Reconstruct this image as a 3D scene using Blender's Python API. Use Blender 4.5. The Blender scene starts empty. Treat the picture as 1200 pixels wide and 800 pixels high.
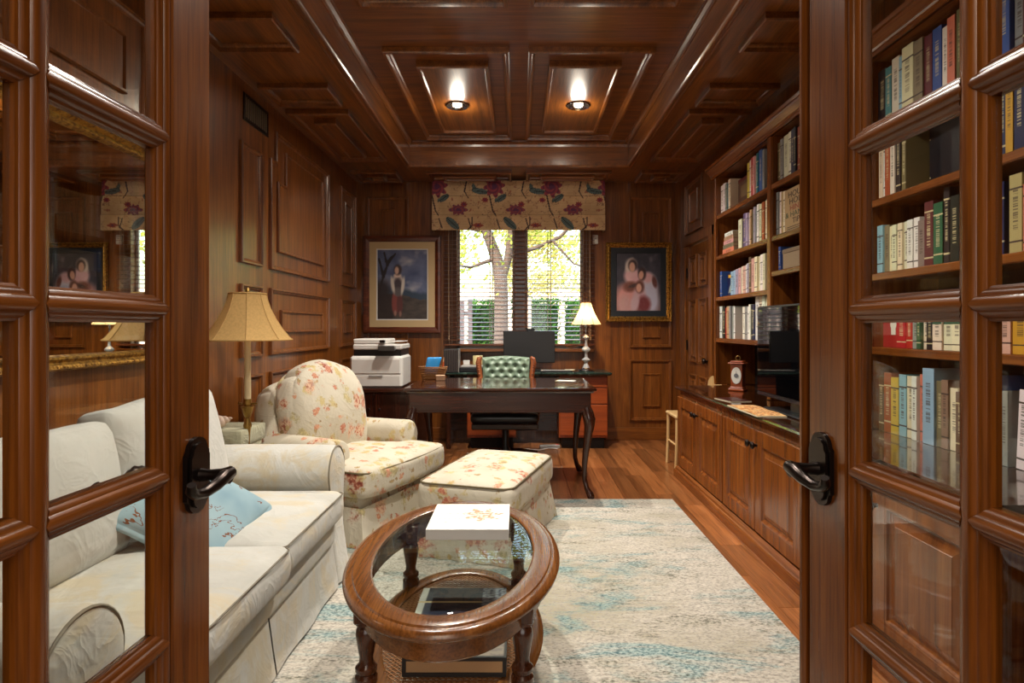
import bpy, bmesh, math, random
from mathutils import Vector, Matrix, noise
random.seed(7)
S = bpy.context.scene
COL = S.collection
PI = math.pi

# ------------------------------------------------------------------ camera
cd = bpy.data.cameras.new('camera')
cd.sensor_width = 36.0
cd.lens = 700.0 / 1200.0 * 36.0
cd.shift_x = -8.0 / 1200.0
cd.shift_y = -17.0 / 1200.0
cd.clip_start = 0.02
cam = bpy.data.objects.new('camera', cd)
cam.location = (0, 0, 1.18)
cam.rotation_euler = (PI / 2, 0, 0)
COL.objects.link(cam)
S.camera = cam

# ------------------------------------------------------------------ world, sun, exposure
w = bpy.data.worlds.new('sky')
S.world = w
w.use_nodes = True
nt = w.node_tree
for n in list(nt.nodes):
    nt.nodes.remove(n)
sky = nt.nodes.new('ShaderNodeTexSky')
sky.sky_type = 'NISHITA'
sky.sun_disc = False
sky.sun_elevation = math.radians(48)
sky.sun_rotation = math.radians(200)
sky.air_density = 1.6
sky.dust_density = 4.0
bgn = nt.nodes.new('ShaderNodeBackground')
bgn.inputs['Strength'].default_value = 0.8
wo = nt.nodes.new('ShaderNodeOutputWorld')
nt.links.new(sky.outputs[0], bgn.inputs[0])
nt.links.new(bgn.outputs[0], wo.inputs[0])


def lamp(name, kind, loc, energy, color, rot=(0, 0, 0), size=None, size_y=None, **kw):
    d = bpy.data.lights.new(name, kind)
    d.energy = energy
    d.color = color
    if kind == 'AREA':
        d.shape = 'RECTANGLE'
        d.size = size
        d.size_y = size_y or size
    elif size is not None and kind != 'SUN':
        d.shadow_soft_size = size
    for k, v in kw.items():
        setattr(d, k, v)
    o = bpy.data.objects.new(name, d)
    o.location = loc
    o.rotation_euler = rot
    COL.objects.link(o)
    return o


lamp('sun', 'SUN', (0, 0, 30), 3.6, (1, .95, .86), rot=(math.radians(44), 0, math.radians(-25)), angle=math.radians(1))
# unseen area lamps added behind the camera as fill for the study
lamp('hall_front_fill', 'AREA', (0.2, -2.6, 1.75), 44.0, (1.0, .97, .93), rot=(math.radians(86), 0, 0), size=3.0, size_y=2.0)
lamp('hall_overhead_fill', 'AREA', (0, -1.1, 2.62), 26.0, (1.0, .86, .68), rot=(0, 0, 0), size=1.2, size_y=1.0)
# light portal in the study window opening (guides sky sampling, gives off nothing itself)
pt = lamp('window_portal', 'AREA', (.013, 6.5, 1.66), 1.0, (1, 1, 1), rot=(math.radians(-90), 0, 0), size=1.4, size_y=1.45)
pt.data.cycles.is_portal = True
S.view_settings.view_transform = 'Standard'
S.view_settings.look = 'None'
S.view_settings.gamma = 1.0
S.view_settings.exposure = 0.25
S.render.film_transparent = False
cy = S.cycles
cy.use_denoising = True
cy.max_bounces = 10
cy.diffuse_bounces = 8
cy.glossy_bounces = 5
cy.transmission_bounces = 8
cy.transparent_max_bounces = 16
cy.sample_clamp_indirect = 6.0
cy.caustics_reflective = False
cy.caustics_refractive = False


# ------------------------------------------------------------------ colour and material helpers
def lin(c):
    r = []
    for v in c[:3]:
        v = v / 255.0
        r.append(v / 12.92 if v <= .04045 else ((v + .055) / 1.055) ** 2.4)
    return tuple(r)


class NG:
    """tiny node graph helper"""
    def __init__(s, name):
        s.m = bpy.data.materials.new(name)
        s.m.use_nodes = True
        s.t = s.m.node_tree
        s.b = s.t.nodes['Principled BSDF']
        s.o = s.t.nodes['Material Output']

    def n(s, kind, **kw):
        x = s.t.nodes.new('ShaderNode' + kind)
        for k, v in kw.items():
            if k.startswith('i_'):
                key = k[2:]
                key = int(key) if key.isdigit() else key.replace('_', ' ')
                s.put(x.inputs[key], v)
            else:
                setattr(x, k, v)
        return x

    def put(s, sock, v):
        if isinstance(v, bpy.types.NodeSocket):
            s.t.links.new(v, sock)
        elif isinstance(v, (tuple, list)) and len(v) == 3 and sock.type == 'RGBA':
            sock.default_value = (*v, 1)
        else:
            sock.default_value = v

    def math(s, op, a, b=0.0, clamp=False):
        x = s.n('Math', operation=op, use_clamp=clamp)
        s.put(x.inputs[0], a)
        s.put(x.inputs[1], b)
        return x.outputs[0]

    def mix(s, f, a, b, blend='MIX'):
        x = s.n('Mix', data_type='RGBA', blend_type=blend)
        s.put(x.inputs[0], f)
        s.put(x.inputs[6], a)
        s.put(x.inputs[7], b)
        return x.outputs[2]

    def ramp(s, f, stops, interp='LINEAR'):
        x = s.n('ValToRGB')
        x.color_ramp.interpolation = interp
        e = x.color_ramp.elements
        while len(e) < len(stops):
            e.new(.5)
        for el, (p, c) in zip(e, stops):
            el.position = p
            el.color = (*c, 1) if len(c) == 3 else c
        s.put(x.inputs[0], f)
        return x.outputs[0]

    def coord(s, scale=(1, 1, 1), which='Object', rot=(0, 0, 0), loc=None):
        tc = s.n('TexCoord')
        mp = s.n('Mapping')
        s.put(mp.inputs['Vector'], tc.outputs[which])
        mp.inputs['Scale'].default_value = scale
        mp.inputs['Rotation'].default_value = rot
        if loc is not None:
            s.put(mp.inputs['Location'], loc)
        return mp.outputs[0]

    def noise(s, vec, scale, detail=3.0, rough=.55, dist=0.0, out=0):
        x = s.n('TexNoise')
        s.put(x.inputs['Vector'], vec)
        x.inputs['Scale'].default_value = scale
        x.inputs['Detail'].default_value = detail
        x.inputs['Roughness'].default_value = rough
        x.inputs['Distortion'].default_value = dist
        return x.outputs[out]

    def bump(s, h, strength=.2, dist=.01):
        x = s.n('Bump')
        x.inputs['Strength'].default_value = strength
        x.inputs['Distance'].default_value = dist
        s.put(x.inputs['Height'], h)
        s.put(s.b.inputs['Normal'], x.outputs[0])
        return x.outputs[0]

    def set(s, **kw):
        for k, v in kw.items():
            s.put(s.b.inputs[k.replace('_', ' ')], v)
        return s


def plain(name, rgb, rough=.5, metal=0.0, **kw):
    g = NG(name)
    g.set(Base_Color=lin(rgb), Roughness=rough, Metallic=metal, **kw)
    return g.m


def wood(name, dark, mid, light, axis, rough=.33, grain=1.0, vary=.0, coat=.25, pore=.35, cr=.18):
    """grain runs along axis (0,1,2) of the object's own space"""
    g = NG(name)
    sc = [20 * grain] * 3
    sc[axis] = 1.1 * grain
    oi = g.n('ObjectInfo')
    off = g.n('CombineXYZ')
    r17 = g.math('MULTIPLY', oi.outputs['Random'], 17.0)
    for i in range(3):
        g.put(off.inputs[i], r17)
    v = g.coord(tuple(sc), loc=off.outputs[0])
    big = g.noise(v, 1.0, 6, .62, .5)
    sc2 = [150 * grain] * 3
    sc2[axis] = 5 * grain
    fine = g.noise(g.coord(tuple(sc2), loc=off.outputs[0]), 1.0, 3, .6)
    c = g.ramp(big, [(.25, lin(dark)), (.5, lin(mid)), (.78, lin(light))])
    f2 = g.ramp(fine, [(.36, (1 - pore,) * 3), (.56, (1, 1, 1))])
    c = g.mix(1.0, c, f2, 'MULTIPLY')
    if vary:
        k = g.n('HueSaturation')
        hv = g.math('ADD', g.math('MULTIPLY', oi.outputs['Random'], vary * 2), 1 - vary)
        g.put(k.inputs['Value'], hv)
        k.inputs['Hue'].default_value = .5
        g.put(k.inputs['Color'], c)
        c = k.outputs[0]
    g.set(Base_Color=c, Roughness=rough, Coat_Weight=coat, Coat_Roughness=cr)
    g.bump(fine, .18, .002)
    return g.m


OAK = ((80, 41, 12), (127, 71, 23), (160, 96, 37))
OAKL = ((66, 32, 11), (112, 60, 25), (150, 86, 40))
M = {}
for i, a in enumerate('xyz'):
    M['oak_' + a] = wood('stained_oak_' + a, *OAK, axis=i, rough=.34, coat=.6)
    M['dooroak_' + a] = wood('door_oak_' + a, (78, 38, 8), (120, 64, 17), (150, 86, 28), axis=i, rough=.27, coat=.15)
    M['cab_' + a] = wood('cabinet_wood_' + a, (86, 43, 13), (126, 68, 23), (156, 92, 38), axis=i, rough=.27, pore=.2)
    M['mahog_' + a] = wood('mahogany_' + a, (34, 13, 8), (54, 24, 14), (76, 36, 21), axis=i, rough=.22)
    M['walnut_' + a] = wood('table_walnut_' + a, (86, 47, 19), (114, 67, 29), (138, 88, 43), axis=i, rough=.22)
    M['cherry_' + a] = wood('cherry_' + a, (116, 47, 15), (150, 66, 24), (172, 82, 32), axis=i, rough=.3, pore=.15)
M['turned'] = wood('dark_turned_wood', (44, 20, 9), (70, 34, 15), (98, 52, 24), axis=2, rough=.25)
M['plank'] = wood('floor_plank_wood', (110, 62, 31), (150, 92, 50), (176, 114, 68), axis=1, rough=.28, vary=.34, coat=.35)
M['subfloor'] = plain('dark_joint', (36, 18, 10), .8)
M['blond'] = wood('blond_wood', (190, 150, 95), (212, 176, 122), (226, 196, 146), axis=2, rough=.4, pore=.1)
M['dark'] = plain('dark_recess', (18, 11, 7), .7)


def glass_mat(name, tint=(1, 1, 1), refl=.045, rough=0.0):
    g = NG(name)
    lw = g.n('LayerWeight')
    lw.inputs['Blend'].default_value = .5
    p = g.math('POWER', lw.outputs['Facing'], 5.0)
    f = g.math('ADD', g.math('MULTIPLY', p, .9), refl, True)
    tr = g.n('BsdfTransparent')
    g.put(tr.inputs[0], tint)
    gl = g.n('BsdfGlossy')
    gl.inputs['Roughness'].default_value = rough
    mx = g.n('MixShader')
    g.put(mx.inputs[0], f)
    g.t.links.new(tr.outputs[0], mx.inputs[1])
    g.t.links.new(gl.outputs[0], mx.inputs[2])
    g.t.links.new(mx.outputs[0], g.o.inputs[0])
    return g.m


M['glass'] = glass_mat('pane_glass', (.97, .98, .96), .04)
M['tableglass'] = glass_mat('table_glass', (.93, .97, .95), .05)
M['picglass'] = glass_mat('picture_glass', (1, 1, 1), .015)
M['jar'] = glass_mat('jar_glass', (.80, .88, .90), .10)
M['mirror'] = plain('mirror_silver', (232, 232, 230), .0, 1.0)
M['bronze'] = plain('oil_rubbed_bronze', (44, 35, 31), .28, .85)
M['brass'] = plain('aged_brass', (150, 118, 62), .3, .9)
M['chrome'] = plain('polished_chrome', (205, 205, 208), .12, 1.0)
M['crystal'] = plain('crystal', (226, 226, 226), .08, 0.25, Transmission_Weight=.3, IOR=1.5)
M['black'] = plain('black_plastic', (20, 20, 22), .35)
M['screen'] = plain('glossy_black_screen', (6, 6, 8), .03, 0.0, Specular_IOR_Level=.9)
M['matscreen'] = plain('matte_black_screen', (30, 28, 28), .4)
M['white'] = plain('white_plastic', (214, 210, 204), .4)
M['greyplastic'] = plain('grey_plastic', (150, 147, 143), .4)
M['paper'] = plain('page_paper', (214, 200, 170), .8)
M['hall'] = plain('hall_plaster', (200, 185, 160), .8)
M['black_leather'] = plain('black_leather', (20, 20, 24), .32, Coat_Weight=.15)


def gilt():
    g = NG('gilt')
    n = g.noise(g.coord(), 60, 4, .6)
    g.set(Base_Color=g.ramp(n, [(.35, lin((96, 60, 22))), (.6, lin((186, 140, 62)))]), Metallic=.75, Roughness=.38)
    g.bump(n, .3, .003)
    return g.m


M['gilt'] = gilt()


def crease(g, v, k=1.0):
    """soft cloth creases: ridged noise as a height"""
    n1 = g.noise(v, 5.5 * k, 3, .55, 1.2)
    n2 = g.noise(v, 12.0 * k, 2, .5, .8)
    r1 = g.math('POWER', g.math('SUBTRACT', 1.0, g.math('ABSOLUTE', g.math('MULTIPLY', g.math('SUBTRACT', n1, .5), 4.0)), True), 3.0)
    r2 = g.math('POWER', g.math('SUBTRACT', 1.0, g.math('ABSOLUTE', g.math('MULTIPLY', g.math('SUBTRACT', n2, .5), 4.0)), True), 3.0)
    return g.math('ADD', g.math('MULTIPLY', r1, .6), g.math('ADD', g.math('MULTIPLY', r2, .18), n1))


def fabric(name, a, b, scale=3.0, rough=.9, weave=500, stain=None, bs=.5):
    g = NG(name)
    v = g.coord()
    n = g.noise(v, scale, 4, .6, .4)
    c = g.ramp(n, [(.3, lin(a)), (.7, lin(b))])
    if stain:
        n2 = g.noise(v, 3.4, 6, .7, 1.6)
        c = g.mix(g.ramp(n2, [(.47, (0, 0, 0)), (.60, (1, 1, 1))]), c, lin(stain))
    wv = g.noise(v, weave, 1, .5)
    h = g.math('ADD', g.math('MULTIPLY', wv, .08), crease(g, v))
    g.set(Base_Color=c, Roughness=rough, Sheen_Weight=.12)
    g.bump(h, bs, .014)
    return g.m


M['sofa'] = fabric('sofa_slipcover', (182, 180, 172), (206, 204, 197), stain=(198, 187, 164), bs=.2)
M['sofaback'] = fabric('sofa_back_cushion', (190, 188, 181), (208, 206, 200), bs=.25)
M['welt'] = plain('shaded_welt', (128, 120, 104), .9)  # welt tone darkened to paint a shadow line along the seams
M['sage'] = fabric('sage_cloth', (150, 148, 122), (172, 168, 142))
M['shade'] = None


def floral(name):
    """cream chintz printed with red and pink blossoms, gold and grey-green leaves"""
    g = NG(name)
    v = g.coord()
    nz = g.noise(v, 9.0, 3, .6, out=1)
    dv = g.n('VectorMath', operation='MULTIPLY_ADD')
    g.put(dv.inputs[0], nz)
    dv.inputs[1].default_value = (.10, .10, .10)
    g.put(dv.inputs[2], v)
    d = dv.outputs[0]
    base = g.ramp(g.noise(v, 2.5, 3), [(.3, lin((186, 177, 157))), (.7, lin((206, 198, 180)))])

    def layer(base, scale, rad, gate, stops, soft=.08, loc=0.0):
        vr = g.n('TexVoronoi')
        ml = g.n('VectorMath', operation='ADD')
        g.put(ml.inputs[0], d)
        ml.inputs[1].default_value = (loc, loc * .7, loc * 1.3)
        g.put(vr.inputs['Vector'], ml.outputs[0])
        vr.inputs['Scale'].default_value = scale
        sep = g.n('SeparateColor')
        g.put(sep.inputs[0], vr.outputs['Color'])
        fine = g.noise(v, scale * 7, 2, .6)
        dd = g.math('ADD', vr.outputs['Distance'], g.math('MULTIPLY', g.math('SUBTRACT', fine, .5), rad * 1.7))
        m = g.n('MapRange')
        m.interpolation_type = 'SMOOTHSTEP'
        g.put(m.inputs[0], dd)
        m.inputs[1].default_value = rad + soft
        m.inputs[2].default_value = rad - soft
        gt = g.math('GREATER_THAN', sep.outputs[0], gate)
        mask = g.math('MULTIPLY', m.outputs[0], gt)
        colr = g.ramp(g.math('ADD', g.math('MULTIPLY', fine, .75), g.math('MULTIPLY', sep.outputs[1], .25)), stops)
        return g.mix(mask, base, colr)
    c = layer(base, 11.0, .34, .30, [(.3, lin((160, 150, 112))), (.5, lin((196, 178, 128))), (.7, lin((178, 154, 98)))], .12, loc=3.1)
    c = layer(c, 7.0, .33, .55, [(.30, lin((128, 56, 40))), (.42, lin((178, 102, 76))), (.54, lin((214, 184, 154))), (.68, lin((156, 80, 58)))], .12)
    c = layer(c, 15.0, .30, .62, [(.3, lin((170, 92, 70))), (.6, lin((206, 156, 122)))], loc=7.7)
    c = layer(c, 19.0, .26, .60, [(.3, lin((140, 112, 72))), (.6, lin((184, 160, 110)))], loc=1.7)
    c = g.mix(1.0, base, c)
    g.set(Base_Color=c, Roughness=.85, Sheen_Weight=.1)
    g.bump(crease(g, v), .22, .012)
    return g.m


M['floral'] = floral('floral_chintz')


def rug_mat():
    g = NG('distressed_rug')
    n1 = g.noise(g.coord((1.0, 3.2, 1)), 1.7, 7, .72, .7)
    n2 = g.noise(g.coord((1.4, 4.5, 1), loc=(7, 3, 0)), 2.3, 7, .74, .6)
    n3 = g.noise(g.coord((1, 1.6, 1), loc=(2, 9, 0)), 1.1, 5, .65)
    sp = g.noise(g.coord((1, 1.6, 1)), 70, 2, .7)
    fx = g.noise(g.coord((110, 220, 1)), 1.0, 2, .6)
    hi = g.ramp(sp, [(.38, (0, 0, 0)), (.56, (1, 1, 1))])
    c = g.ramp(g.noise(g.coord((5, 22, 1)), 3.0, 5, .75), [(.3, lin((170, 161, 147))), (.55, lin((200, 192, 179))), (.75, lin((214, 208, 197)))])
    c = g.mix(g.math('MULTIPLY', g.ramp(n3, [(.46, (0, 0, 0)), (.66, (.8, .8, .8))]), hi), c, lin((150, 142, 112)))
    teal = g.ramp(sp, [(.35, lin((54, 116, 126))), (.65, lin((128, 174, 176)))])
    c = g.mix(g.math('MULTIPLY', g.ramp(n1, [(.50, (0, 0, 0)), (.61, (1, 1, 1))]), g.ramp(sp, [(.3, (1,) * 3), (.62, (.5,) * 3)])), c, teal)
    c = g.mix(g.math('MULTIPLY', g.ramp(n2, [(.53, (0, 0, 0)), (.62, (1,) * 3)]), g.ramp(sp, [(.35, (1,) * 3), (.6, (.1,) * 3)])), c, lin((100, 100, 78)))
    c = g.mix(1.0, c, g.ramp(sp, [(.32, (.50,) * 3), (.55, (1.0,) * 3), (.75, (1.08,) * 3)]), 'MULTIPLY')
    g.set(Base_Color=c, Roughness=.95, Sheen_Weight=.2)
    g.bump(fx, .5, .006)
    return g.m


M['rug'] = rug_mat()


def shade_mat(name, rgb, transl, back=None):
    g = NG(name)
    v = g.coord()
    c = g.ramp(g.noise(v, 90, 2), [(.3, lin([x * .93 for x in rgb])), (.7, lin(rgb))])
    df = g.n('BsdfDiffuse')
    g.put(df.inputs[0], c)
    tl = g.n('BsdfTranslucent')
    g.put(tl.inputs[0], c)
    mx = g.n('MixShader')
    mx.inputs[0].default_value = transl
    g.t.links.new(df.outputs[0], mx.inputs[1])
    g.t.links.new(tl.outputs[0], mx.inputs[2])
    g.t.links.new(mx.outputs[0], g.o.inputs[0])
    return g.m


M['floorshade'] = shade_mat('tan_silk_shade', (216, 178, 118), .35)
M['tableshade'] = shade_mat('cream_silk_shade', (246, 226, 186), .5)


def emit(name, rgb, st):
    g = NG(name)
    g.set(Base_Color=lin(rgb), Emission_Color=lin(rgb), Emission_Strength=st)
    return g.m


M['bulb'] = emit('lit_bulb', (255, 226, 180), 22.0)


def book_mat():
    g = NG('book_cover')
    oi = g.n('ObjectInfo')
    col = oi.outputs['Color']
    rnd = oi.outputs['Random']
    sp = g.n('SeparateXYZ')
    tc = g.n('TexCoord')
    g.put(sp.inputs[0], tc.outputs['Generated'])
    x, y, z = sp.outputs
    bw = g.n('RGBToBW')
    g.put(bw.inputs[0], col)
    light = g.math('GREATER_THAN', bw.outputs[0], .16)
    acc = g.mix(light, (.62, .52, .30), (.06, .035, .03))
    onspine = g.math('LESS_THAN', x, .02)
    # bands at the head and tail of the spine
    p = g.math('ADD', g.math('MULTIPLY', rnd, .12), .08)
    b1 = g.math('COMPARE', z, p)
    b1.node.inputs[2].default_value = .012
    b2 = g.math('COMPARE', z, g.math('SUBTRACT', .97, p))
    b2.node.inputs[2].default_value = .012
    bands = g.math('MULTIPLY', g.math('MAXIMUM', b1, b2), g.math('GREATER_THAN', rnd, .35))
    # unreadable printed marks down the middle of the spine
    ov = g.n('CombineXYZ')
    g.put(ov.inputs[2], g.math('MULTIPLY', rnd, 91.0))
    st = g.noise(g.coord((1, 1, 60), 'Object', loc=ov.outputs[0]), 3.0, 1)
    cen = g.math('COMPARE', y, .5)
    cen.node.inputs[2].default_value = .2
    zr = g.math('COMPARE', z, .55)
    zr.node.inputs[2].default_value = .26
    mk = g.math('MULTIPLY', g.math('GREATER_THAN', st, .5), g.math('MULTIPLY', cen, zr))
    f = g.math('MULTIPLY', g.math('MAXIMUM', bands, g.math('MULTIPLY', mk, .75)), onspine)
    g.set(Base_Color=g.mix(f, col, acc), Roughness=.45)
    return g.m


M['book'] = book_mat()


def vcol_mat(name, rough=.6):
    g = NG(name)
    a = g.n('Attribute', attribute_name='print')
    g.set(Base_Color=a.outputs['Color'], Roughness=rough)
    return g.m


M['print'] = vcol_mat('printed_picture')
M['printcloth'] = vcol_mat('printed_cloth', .9)


# ------------------------------------------------------------------ geometry helpers
class MB:
    def __init__(s, off=(0, 0, 0)):
        s.v, s.f, s.off = [], [], Vector(off)

    def add(s, vs, fs):
        k = len(s.v)
        s.v += [Vector(p) for p in vs]
        s.f += [[k + i for i in f] for f in fs]
        return s

    def box(s, x0, x1, y0, y1, z0, z1, b=0.0, m=None):
        c = Vector(((x0 + x1) / 2, (y0 + y1) / 2, (z0 + z1) / 2))
        h = [abs(x1 - x0) / 2, abs(y1 - y0) / 2, abs(z1 - z0) / 2]
        b = min(b, min(h) * .9)
        if b <= 0:
            vs = [c + Vector((sx * h[0], sy * h[1], sz * h[2])) for sx in (-1, 1) for sy in (-1, 1) for sz in (-1, 1)]
            fs = [(0, 1, 3, 2), (4, 6, 7, 5), (0, 4, 5, 1), (2, 3, 7, 6), (0, 2, 6, 4), (1, 5, 7, 3)]
        else:
            vs, ix = [], {}
            for sx in (-1, 1):
                for sy in (-1, 1):
                    for sz in (-1, 1):
                        for a in range(3):
                            d = [h[0] - b, h[1] - b, h[2] - b]
                            d[a] = h[a]
                            ix[(sx, sy, sz, a)] = len(vs)
                            vs.append(c + Vector((sx * d[0], sy * d[1], sz * d[2])))
            fs = []
            for a in range(3):
                o = [i for i in range(3) if i != a]
                for sg in (-1, 1):
                    q = []
                    for p1, p2 in ((-1, -1), (1, -1), (1, 1), (-1, 1)):
                        k = [0, 0, 0]
                        k[a] = sg
                        k[o[0]] = p1
                        k[o[1]] = p2
                        q.append(ix[(*k, a)])
                    fs.append(q)
                # edges parallel to axis a
                for p1 in (-1, 1):
                    for p2 in (-1, 1):
                        k0, k1 = [0, 0, 0], [0, 0, 0]
                        k0[a], k1[a] = -1, 1
                        k0[o[0]] = k1[o[0]] = p1
                        k0[o[1]] = k1[o[1]] = p2
                        fs.append([ix[(*k0, o[0])], ix[(*k1, o[0])], ix[(*k1, o[1])], ix[(*k0, o[1])]])
            for sx in (-1, 1):
                for sy in (-1, 1):
                    for sz in (-1, 1):
                        fs.append([ix[(sx, sy, sz, a)] for a in range(3)])
        if m is not None:
            vs = [m @ v for v in vs]
        return s.add(vs, fs)

    def lathe(s, prof, c=(0, 0, 0), n=20, axis=2, sx=1.0, sy=1.0, flute=None, m=None):
        """prof: [(radius, height)]; axis of revolution along axis"""
        vs, fs = [], []
        for (r, z) in prof:
            for i in range(n):
                a = 2 * PI * i / n
                rr = r * (flute(a, z) if flute else 1.0)
                p = [rr * math.cos(a) * sx, rr * math.sin(a) * sy, z]
                if axis == 0:
                    p = [p[2], p[0], p[1]]
                elif axis == 1:
                    p = [p[0], p[2], p[1]]
                v = Vector(p)
                if m is not None:
                    v = m @ v
                vs.append(v + Vector(c))
        k = len(prof)
        for j in range(k - 1):
            for i in range(n):
                i2 = (i + 1) % n
                fs.append((j * n + i, j * n + i2, (j + 1) * n + i2, (j + 1) * n + i))
        fs.append(tuple(range(n))[::-1])
        fs.append(tuple((k - 1) * n + i for i in range(n)))
        return s.add(vs, fs)

    def tube(s, pts, r, n=8, closed=False, cap=True, sq=None):
        pts = [Vector(p) for p in pts]
        k = len(pts)
        rs = r if isinstance(r, (list, tuple)) else [r] * k
        vs, fs = [], []
        up = None
        for i, p in enumerate(pts):
            a = pts[(i - 1) % k] if (closed or i > 0) else p
            b = pts[(i + 1) % k] if (closed or i < k - 1) else p
            t = (b - a)
            t = t.normalized() if t.length > 1e-9 else Vector((0, 0, 1))
            if up is None:
                up = Vector((0, 0, 1)) if abs(t.z) < .9 else Vector((1, 0, 0))
            e1 = (up - t * up.dot(t))
            e1 = e1.normalized() if e1.length > 1e-6 else t.orthogonal().normalized()
            e2 = t.cross(e1)
            up = e1
            for j in range(n):
                an = 2 * PI * j / n
                vs.append(p + e1 * (rs[i] * math.cos(an)) + e2 * (rs[i] * math.sin(an)))
        for i in range(k if closed else k - 1):
            i2 = (i + 1) % k
            for j in range(n):
                j2 = (j + 1) % n
                fs.append((i * n + j, i * n + j2, i2 * n + j2, i2 * n + j))
        if cap and not closed:
            fs.append(tuple(range(n))[::-1])
            fs.append(tuple((k - 1) * n + j for j in range(n)))
        return s.add(vs, fs)

    def prism(s, poly, fn, lo, hi):
        """poly [(a,b)], fn(a,b,t)->xyz, extruded t lo..hi"""
        n = len(poly)
        vs = [fn(a, b, lo) for a, b in poly] + [fn(a, b, hi) for a, b in poly]
        fs = [(i, (i + 1) % n, n + (i + 1) % n, n + i) for i in range(n)]
        fs += [tuple(range(n))[::-1], tuple(range(n, 2 * n))]
        return s.add(vs, fs)

    def sheet(s, fn, nu, nv, cu=False, cv=False):
        vs = [fn(i / nu, j / nv) for j in range(nv + (0 if cv else 1)) for i in range(nu + (0 if cu else 1))]
        wu = nu + (0 if cu else 1)
        wv = nv + (0 if cv else 1)
        fs = []
        for j in range(nv):
            for i in range(nu):
                i2, j2 = (i + 1) % wu, (j + 1) % wv
                fs.append((j * wu + i, j * wu + i2, j2 * wu + i2, j2 * wu + i))
        return s.add(vs, fs)

    def soft(s, c, h, r, fn=None, n=None, m=None):
        """rounded, deformable cushion block: centre, half sizes, edge radius, fn(unit, p)->p"""
        ts = n or [-1, -.97, -.9, -.78, -.6, -.4, -.2, 0, .2, .4, .6, .78, .9, .97, 1]
        k = len(ts)
        idx, vs, fs = {}, [], []

        def vert(i, j, l):
            key = (i, j, l)
            if key not in idx:
                u = Vector((ts[i], ts[j], ts[l]))
                p = Vector((u.x * h[0], u.y * h[1], u.z * h[2]))
                q = Vector([max(-(h[a] - r), min(h[a] - r, p[a])) for a in range(3)])
                d = p - q
                if d.length > 1e-9:
                    p = q + d.normalized() * min(r, max(abs(d.x), abs(d.y), abs(d.z)))
                if fn:
                    p = fn(u, p)
                p = p + Vector(c)
                idx[key] = len(vs)
                vs.append(m @ p if m is not None else p)
            return idx[key]
        for a in range(3):
            for e in (0, k - 1):
                for i in range(k - 1):
                    for j in range(k - 1):
                        q = []
                        for di, dj in ((0, 0), (1, 0), (1, 1), (0, 1)):
                            t = [0, 0, 0]
                            t[a] = e
                            t[(a + 1) % 3] = i + di
                            t[(a + 2) % 3] = j + dj
                            q.append(vert(*t))
                        fs.append(q if e else q[::-1])
        return s.add(vs, fs)

    def mould(s, fn, poly, prof, cap=False):
        """mitred moulding around a right-angled polygon; prof [(inset, height)]; fn(a,b,h)->xyz"""
        n = len(poly)
        ar = sum(poly[i][0] * poly[(i + 1) % n][1] - poly[(i + 1) % n][0] * poly[i][1] for i in range(n))
        sg = 1 if ar > 0 else -1
        nr = []
        for i in range(n):
            a, b = poly[i], poly[(i + 1) % n]
            d = Vector((b[0] - a[0], b[1] - a[1])).normalized()
            nr.append(Vector((-d.y, d.x)) * sg)
        vs, fs = [], []
        for (d, h) in prof:
            for i in range(n):
                o = (nr[i - 1] + nr[i]) * d
                vs.append(fn(poly[i][0] + o.x, poly[i][1] + o.y, h))
        for j in range(len(prof) - 1):
            for i in range(n):
                i2 = (i + 1) % n
                fs.append((j * n + i, j * n + i2, (j + 1) * n + i2, (j + 1) * n + i))
        if cap:
            fs.append(tuple((len(prof) - 1) * n + i for i in range(n)))
        return s.add(vs, fs)

    def build(s, name, mat, parent=None, smooth=None, recalc=True, kind=None, label=None, colors=None):
        me = bpy.data.meshes.new(name)
        me.from_pydata([tuple(p - s.off) for p in s.v], [], s.f)
        if recalc:
            bm = bmesh.new()
            bm.from_mesh(me)
            bmesh.ops.recalc_face_normals(bm, faces=bm.faces)
            bm.to_mesh(me)
            bm.free()
        if smooth is not None:
            me.polygons.foreach_set('use_smooth', [True] * len(me.polygons))
            me.set_sharp_from_angle(angle=math.radians(smooth))
        if colors is not None:
            at = me.color_attributes.new('print', 'FLOAT_COLOR', 'POINT')
            at.data.foreach_set('color', [x for c in colors for x in (*c[:3], 1.0)])
        me.materials.append(mat)
        o = bpy.data.objects.new(name, me)
        COL.objects.link(o)
        if parent is not None:
            o.parent = parent
        if kind:
            o['kind'] = kind
        if label:
            o['label'] = label
        return o


def rect(a0, a1, b0, b1):
    return [(a0, b0), (a1, b0), (a1, b1), (a0, b1)]


def tag(o, label, cat, group=None):
    o['label'] = label
    o['category'] = cat
    if group:
        o['group'] = group
    return o


def thing(name, label, cat, loc=(0, 0, 0), rotz=0.0, group=None):
    o = bpy.data.objects.new(name, None)
    o.empty_display_size = .1
    COL.objects.link(o)
    o.location = loc
    o.rotation_euler = (0, 0, rotz)
    return tag(o, label, cat, group)


def struct(o):
    o['kind'] = 'structure'
    return o


def copy_tree(o, parent=None):
    c = o.copy()
    COL.objects.link(c)
    if parent is not None:
        c.parent = parent
    for ch in list(o.children):
        copy_tree(ch, c)
    return c


def arc(cx, cy, r, a0, a1, n):
    return [(cx + r * math.cos(math.radians(a0 + (a1 - a0) * i / n)), cy + r * math.sin(math.radians(a0 + (a1 - a0) * i / n))) for i in range(n + 1)]


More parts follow.
